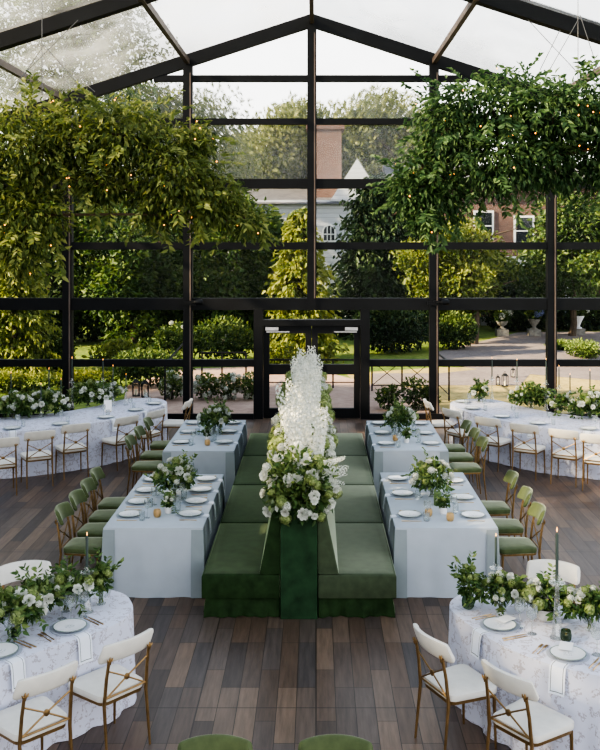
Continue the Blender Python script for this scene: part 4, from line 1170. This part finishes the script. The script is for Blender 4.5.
tree('tree', 'dark green tree between the two left mullions', 132, 35, 130, 195, 350, M['t_mid'], 9000, .22)
tree('tree', 'bushy green tree left of the doors with golden edges', 236, 36, 120, 180, 345, M['t_mid'], 9500, .22)
tree('weeping_conifer', 'golden weeping conifer right behind the doors', 300, 31, 96, 206, 358, M['t_gold'], 7500, .2, 'conifer')
tree('conifer', 'dark spreading conifer in front of the house', 376, 40, 150, 172, 335, M['t_dark'], 12000, .24, 'conifer')
tree('tree', 'golden layered tree under the right hanging greenery', 474, 36, 144, 204, 308, M['t_gold'], 7500, .2, sub=14)
tree('tree', 'dark rounded tree before the brick house front', 420, 40, 100, 215, 335, M['t_dark'], 7500, .22)
tree('tree', 'green tree behind the far right panes', 572, 39, 130, 195, 322, M['t_mid'], 10000, .22)
tree('tree', 'golden drooping tree at the left edge low behind the glass', 14, 28, 120, 215, 392, M['t_gold'], 8000, .17, 'conifer')
tree('tree', 'tall tree beyond the far right edge', 655, 46, 170, 80, 310, M['t_mid'], 7000, .28)
gd = 'deep shaded trees at the back'
for i, (px, w, tp) in enumerate(((-10, 190, 150), (75, 190, 140), (150, 180, 160), (225, 170, 165), (290, 130, 190), (470, 120, 245), (560, 200, 170), (650, 200, 150))):
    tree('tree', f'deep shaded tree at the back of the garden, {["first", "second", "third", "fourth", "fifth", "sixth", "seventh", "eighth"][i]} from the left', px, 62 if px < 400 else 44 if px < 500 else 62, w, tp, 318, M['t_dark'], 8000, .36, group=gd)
# unseen trees added west of the tent to keep low sun off the tables
for i, (x, y, h) in enumerate(((-14.2, -7, 11.5), (-14, -2.6, 12), (-14.3, 1.6, 11.6), (-14, 5.4, 9.6), (-13.9, 10.4, 9.7), (-14.2, 14.8, 9.4), (-14, 19, 9.2))):
    tree('sun_blocker_tree', f'added evergreen blocking sun at the left side of the tent, {["first", "second", "third", "fourth", "fifth", "sixth", "last"][i]} from the front', 0, y, 0, 0, 0, M['t_dark'], 12000, .32, sub=30, group='evergreens added to block sun', world=(x, 7.4, h, .3))
def shrub(name, label, px, py, w, h, mat, n=900, leaf=.1, depth=None, blooms=0, cat='shrub', group='shrubs outside'):
    p = G(px, py, -.03); s = p.y/FPX; W, H = w*s/2, h*s
    t = thing(name, label, cat, p, 0, group)
    dp = depth or W*.8
    bl = [(0, 0, H*.5, W, dp, H*.5)] + [(R.uniform(-.55, .55)*W, R.uniform(-.5, .2)*dp, H*R.uniform(.4, .7), W*.45, dp*.5, H*.32) for _ in range(5)]
    P, d, k = blob_points(n, bl, .6); P[:, 2] = np.maximum(P[:, 2], .02)
    Dr = d*.6 + .8*rnd_dir(n); l = NR.uniform(leaf*.7, leaf*1.3, n)
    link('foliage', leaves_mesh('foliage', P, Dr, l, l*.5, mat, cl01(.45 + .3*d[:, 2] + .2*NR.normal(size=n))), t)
    for _ in range(blooms):
        q, e, _k = blob_points(1, bl, .97); put_bloom(R.choice(HYDW), 'white_bloom', q[0], e[0], R.uniform(.10, .17), t)
    MB().tube([(0, 0, 0), (.02, 0, H*.5)], [.03, .015], 6).build('stem', M['bark'], t)
    return t
shrub('rounded_shrub', 'big rounded blue-green shrub beside the driveway', 455, 349, 44, 37, M['t_mid'], 2200, .13)
shrub('rounded_shrub', 'dark low shrub under the conifer behind the doors', 392, 352, 84, 50, M['t_dark'], 3000, .16)
shrub('box_hedge', 'clipped box hedge in the bend of the driveway', 584, 357, 38, 17, M['t_box'], 1800, .09, 1.0)
shrub('box_hedge', 'clipped low hedge corner behind the bend of the driveway', 560, 349, 30, 9, M['t_box'], 900, .09, .6)
shrub('golden_hedge', 'low golden hedge behind the back left table, outer stretch', 20, 391, 84, 20, M['t_gold'], 1500, .10, .7)
shrub('golden_hedge', 'low golden hedge behind the back left table, inner stretch', 85, 388, 66, 18, M['t_gold'], 1300, .10, .7)
shrub('rose_bush', 'bright green bush low between the left mullions', 118, 368, 56, 28, M['t_gold'], 1500, .12, blooms=4)
shrub('rose_bush', 'dark green bank of shrubs behind the left path', 150, 385, 90, 36, M['t_mid'], 1800, .12)
shrub('rose_bush', 'shrub at the left of the steps with pale flowers', 55, 372, 40, 40, M['t_mid'], 1300, .12, blooms=5)
shrub('rose_bush', 'leafy bush beside the steps left of the second mullion', 175, 362, 40, 40, M['t_mid'], 1300, .12, blooms=3)
for i, (px, py, w, h) in enumerate(((-20, 345, 110, 60), (40, 342, 100, 58), (95, 340, 90, 56), (150, 338, 90, 58), (205, 336, 90, 52), (255, 335, 80, 48), (300, 335, 70, 40))):
    shrub('understory_shrub', f'dark understory shrub below the trees, {["first", "second", "third", "fourth", "fifth", "sixth", "seventh"][i]} from the left', px, py, w, h, M['t_dark'] if i % 2 else M['t_mid'], 3200, .22, 1.6, group='understory shrubs')
for i, (px, py, w, h) in enumerate(((440, 332, 90, 40), (520, 330, 70, 22), (575, 329, 90, 26), (630, 329, 80, 40))):
    shrub('foundation_shrub', f'dark shrub against the house, {pos[i]} from the conifer', px, py, w, h, M['t_dark'], 2600, .2, 1.0, group='foundation shrubs')
shrub('rose_bush', 'green bushes in shade left of the doors', 222, 361, 74, 44, M['t_mid'], 1600, .14, blooms=8)
shrub('rose_bush', 'green bush glimpsed through the left door', 280, 372, 40, 30, M['t_gold'], 900, .12)
gW = 'white flowering bushes outside the glass'
for i, (px, w) in enumerate(((172, 24), (206, 26), (228, 28), (252, 24))):
    shrub('white_flower_bush', f'white flowering bush outside left of the doors, {pos[i]} toward the doors', px, 399, w, 27, M['t_box'], 600, .08, .4, blooms=16, group=gW)
for i, (px, w, h) in enumerate(((388, 24, 24), (415, 30, 32), (428, 22, 22))):
    shrub('garden_plant', f'leafy plant outside right of the doors, {pos[i]} from the doors', px, 409, w, h, M['t_mid'], 420, .09, .35)

# ------------------------------------------------------------------ outside: house
YH = 47.0
def HP(px, py): return D(px, py, YH)
ho = thing('house', 'grey clapboard and red brick house beyond the trees with a tall chimney', 'house', (0, YH, -.05))
def hbox(name, px0, py0, px1, py1, mat, y0=0., y1=6., parent=None):
    a, b = HP(px0, py1), HP(px1, py0)
    return MB().box((a.x, y0, max(0, a.z + .05)), (b.x, y1, b.z + .05)).build(name, mat, parent or ho, False)
hbox('clapboard_wall', 225, 200, 392, 330, M['siding'], 0, 8)
hbox('brick_wall', 392, 185, 640, 330, M['brick'], -.4, 8)
ch = hbox('chimney', 309, 126, 342, 205, M['brick'], 1, 2.6); hbox('chimney_cap', 306, 122, 345, 127, M['brick'], .9, 2.7, ch)
def gable(px0, px1, base, peak, mat, y0, y1, name):
    a, b, c = HP(px0, base), HP(px1, base), HP((px0+px1)/2, peak)
    return MB().add([(a.x, y0, a.z), (b.x, y0, b.z), (c.x, y0, c.z), (a.x, y1, a.z), (b.x, y1, b.z), (c.x, y1, c.z)], [(0, 1, 2), (5, 4, 3), (0, 2, 5, 3), (1, 4, 5, 2), (0, 3, 4, 1)]).build(name, mat, ho, False)
gable(330, 384, 200, 158, M['siding'], -.1, 5, 'gable')
a, b = HP(215, 203), HP(400, 203); c = HP(300, 180)
MB().add([(a.x, -.4, a.z), (b.x, -.4, b.z), (b.x, 4, c.z), (a.x, 4, c.z), (a.x, 8.4, a.z), (b.x, 8.4, b.z)], [(0, 1, 2, 3), (3, 2, 5, 4), (0, 3, 4), (1, 5, 2)]).build('roof', M['roofing'], ho, False)
a, b = HP(388, 187), HP(650, 187); c = HP(500, 158)
MB().add([(a.x, -.9, a.z), (b.x, -.9, b.z), (b.x, 4, c.z), (a.x, 4, c.z), (a.x, 8.6, a.z), (b.x, 8.6, b.z)], [(0, 1, 2, 3), (3, 2, 5, 4), (0, 3, 4), (1, 5, 2)]).build('roof', M['roofing'], ho, False)
# arched window
a = HP(329, 241); w = .34
def arch(r, z0, z1, y, n=10): return [(a.x - r, y, z0), (a.x + r, y, z0)] + [(a.x + r*math.cos(PI*i/n), y, z1 + r*1.15*math.sin(PI*i/n)) for i in range(n+1)]
zb = a.z
fr = MB().rings([arch(w, zb, zb + .5, -.02), arch(w, zb, zb + .5, -.10)]).build('arched_window', M['trimwhite'], ho, False)
MB().rings([arch(w*.78, zb + .08, zb + .5, -.03), arch(w*.78, zb + .08, zb + .5, -.11)]).build('pane', M['darkpane'], fr, False)
mu = MB()
for dx in (-.09, .09): mu.box((a.x + dx - .02, -.13, zb + .08), (a.x + dx + .02, -.11, zb + .78))
mu.box((a.x - .26, -.13, zb + .36), (a.x + .26, -.11, zb + .41)); mu.build('glazing_bar', M['trimwhite'], fr, False)
for px, py in ((482, 225), (522, 230), (560, 226), (604, 226), (300, 226), (265, 228)):
    y0 = -.4 if px > 392 else 0
    p = HP(px, py)
    f = MB().box((p.x - .5, y0 - .08, p.z - .75), (p.x + .5, y0 - .01, p.z + .75)).build('window', M['trimwhite'], ho, False)
    MB().box((p.x - .4, y0 - .10, p.z - .65), (p.x + .4, y0 - .03, p.z + .65)).build('pane', M['darkpane'], f, False)
    g2 = MB().box((p.x - .4, y0 - .12, p.z - .03), (p.x + .4, y0 - .09, p.z + .03)); g2.build('glazing_bar', M['trimwhite'], f, False)
# porch
for px in (492, 552, 600):
    p = HP(px, 330); MB().lathe([(.26, 0), (.26, .15), (.2, .2), (.17, 2.5), (.24, 2.6), (.24, 2.75)], 14, (p.x, -2.6, 0)).build('porch_column', M['trimwhite'], ho)
a, b = HP(470, 274), HP(625, 265)
MB().box((a.x, -3.0, 2.75), (b.x, -.4, 3.15)).build('porch_roof', M['trimwhite'], ho, False)
MB().box((a.x, -3.1, 0), (b.x, -.4, .18)).build('porch_step', M['stone'], ho, False)
p = HP(515, 312)
f = MB().box((p.x - .9, -.48, .9), (p.x + .9, -.41, 2.2)).build('window', M['trimwhite'], ho, False)
MB().box((p.x - .8, -.5, 1.0), (p.x + .8, -.43, 2.1)).build('pane', M['darkpane'], f, False)

# ------------------------------------------------------------------ outside: urns, lanterns, railings
def urn(label, px, py, mat, h=.9, flower='bluebloom'):
    p = G(px, py, -.05); t = thing('garden_urn', label, 'planter', p, 0, 'urns by the driveway')
    MB().box((-.24, -.24, 0), (.24, .24, .28)).build('plinth', M['urnstone'], t, False)
    MB().lathe([(.16, .28), (.16, .31), (.08, .35), (.08, .40), (.18, h-.16), (.24, h-.06), (.26, h), (.21, h)], 16).build('bowl', mat, t)
    foliage(t, [(0, 0, h + .22, .36, .36, .26)], 320, (.1, .18), .5, M['t_mid'])
    hm = bloom('mop_bloom', hyd_mesh(40), M[flower])
    for k in range(7):
        q, e, _ = blob_points(1, [(0, 0, h + .22, .36, .36, .28)], .97)
        if e[0][2] > -.3: put_bloom(hm, 'mop_bloom', q[0], e[0], .28, t)
    return t
urn('stone urn with pale flowers beside the porch column', 502, 336, M['urnstone'], .62, 'petal')
urn('stone urn planted with blue flowers by the driveway', 534, 336, M['urnstone'], .7, 'bluebloom')
urn('white urn with greenery at the far right of the driveway', 578, 335, M['whitepot'], .8, 'petal')
def lantern():
    t = thing('lantern', '', 'lantern')
    MB().box((-.1, -.1, 0), (.1, .1, .03)).build('base', M['lantern'], t, False)
    for sx in (-1, 1):
        for sy in (-1, 1): MB().box((sx*.09 - .01, sy*.09 - .01, .03), (sx*.09 + .01, sy*.09 + .01, .4)).build('post', M['lantern'], t, False)
    MB().rings([[(-.11, -.11, .4), (.11, -.11, .4), (.11, .11, .4), (-.11, .11, .4)], [(-.04, -.04, .5), (.04, -.04, .5), (.04, .04, .5), (-.04, .04, .5)]]).build('roof', M['lantern'], t, False)
    MB().tube([(-.04, 0, .5), (-.03, 0, .57), (.03, 0, .57), (.04, 0, .5)], .008, 5).build('ring_handle', M['lantern'], t)
    MB().lathe([(.04, .03), (.04, .2), (.005, .21)], 10).build('candle', M['candlewax'], t)
    return t
LN = Kind(lantern())
for i, (px, py, s) in enumerate(((498, 385, .5), (505, 386, .68), (513, 377, .5))):
    LN.put(G(px, py, -.03), .2*i, f'black iron lantern on the path outside right, {["shortest of three", "tallest in the middle", "set back toward the driveway"][i]}', 'lanterns outside', (s, s, s))
for i, (px, py) in enumerate(((136, 396), (145, 397))):
    LN.put(G(px, py, -.03), .3, f'lantern with ivory candle outside behind the back left table, {["outer", "inner"][i]} one', 'lanterns outside', (.85, .85, .85))
def railing(label, pts, h=.95, posts=None, diag=False):
    """iron handrail along ground points"""
    c = Vector(pts[0]); t = thing('railing', label, 'railing', c)
    Q = [Vector(p) - c for p in pts]
    MB().tube([q + Vector((0, 0, h)) for q in Q], .025, 6).build('handrail', M['black'], t)
    MB().tube([q + Vector((0, 0, .15)) for q in Q], .014, 6).build('lower_rail', M['black'], t)
    for q in Q: MB().tube([q, q + Vector((0, 0, h))], .022, 6).build('post', M['black'], t)
    if diag:
        for a, b in zip(Q, Q[1:]):
            MB().tube([a + Vector((0, 0, .15)), b + Vector((0, 0, h))], .010, 5).build('cross_bar', M['black'], t)
            MB().tube([b + Vector((0, 0, .15)), a + Vector((0, 0, h))], .010, 5).build('cross_bar', M['black'], t)
    return t
railing('black iron stair railing outside left of the doors', [G(165, 407, -.03), G(184, 390, -.03) + Vector((0, 0, .25)), G(190, 385, -.03) + Vector((0, 0, .3))], 1.0)
railing('low black iron railing with crossed bars outside left of the doors', [G(202, 386, -.03), G(222, 386, -.03), G(246, 386, -.03)], .9)
railing('low black iron railing seen through the doors', [G(268, 388, -.03), G(300, 388, -.03), G(333, 388, -.03), G(360, 388, -.03)], .75)
railing('black iron railing with crossed bars outside right of the doors', [G(372, 391, -.03), G(402, 391, -.03), G(432, 391, -.03)], .78, diag=True)
railing('black stair railing outside beyond the back right table end', [G(436, 388, -.03), G(449, 401, -.03)], .95)

# ------------------------------------------------------------------ light, world, camera
w = bpy.data.worlds.new('sky'); scene.world = w; w.use_nodes = True
nt = w.node_tree
for n in list(nt.nodes): nt.nodes.remove(n)
out = nt.nodes.new('ShaderNodeOutputWorld'); bg = nt.nodes.new('ShaderNodeBackground')
tc = nt.nodes.new('ShaderNodeTexCoord'); sp = nt.nodes.new('ShaderNodeSeparateXYZ')
nt.links.new(tc.outputs['Generated'], sp.inputs[0])
col = ramp(nt, sp.outputs['Z'], [(0.0, (1.0, 0.97, 0.93)), (0.27, (0.98, 0.98, 1.0)), (0.55, (0.33, 0.38, 0.46)), (1.0, (0.18, 0.235, 0.32))])
nt.links.new(col, bg.inputs['Color']); bg.inputs['Strength'].default_value = 3.0
nt.links.new(bg.outputs[0], out.inputs[0])
sl = bpy.data.lights.new('sun', 'SUN'); sl.energy = 17.0; sl.angle = math.radians(1.2); sl.color = (1.0, 0.80, 0.52)
so = bpy.data.objects.new('sun', sl); COL.objects.link(so)
so.rotation_euler = Vector((0.84, 0.26, -0.44)).to_track_quat('-Z', 'Y').to_euler()

cam = bpy.data.cameras.new('camera'); co = bpy.data.objects.new('camera', cam); COL.objects.link(co)
co.location = (0, 0, CAMH); co.rotation_euler = (PI/2, 0, 0)
cam.sensor_fit = 'HORIZONTAL'; cam.sensor_width = 36.0; cam.lens = FPX/600*36.0
cam.shift_x = -(VX - 300)/600; cam.shift_y = -(375 - VY)/600
cam.clip_end = 400
scene.camera = co
scene.view_settings.view_transform = 'AgX'
try: scene.view_settings.look = 'AgX - High Contrast'
except Exception: pass
scene.view_settings.exposure = 0.0
scene.cycles.transparent_max_bounces = 24
scene.cycles.max_bounces = 8
# unused prototypes would stand at the origin
for K in (IV, GC, PL, CH, NK, FK, KN, WG, TU, MENU, CS, VG, VC, PC, LN, CL):
    assert K.used
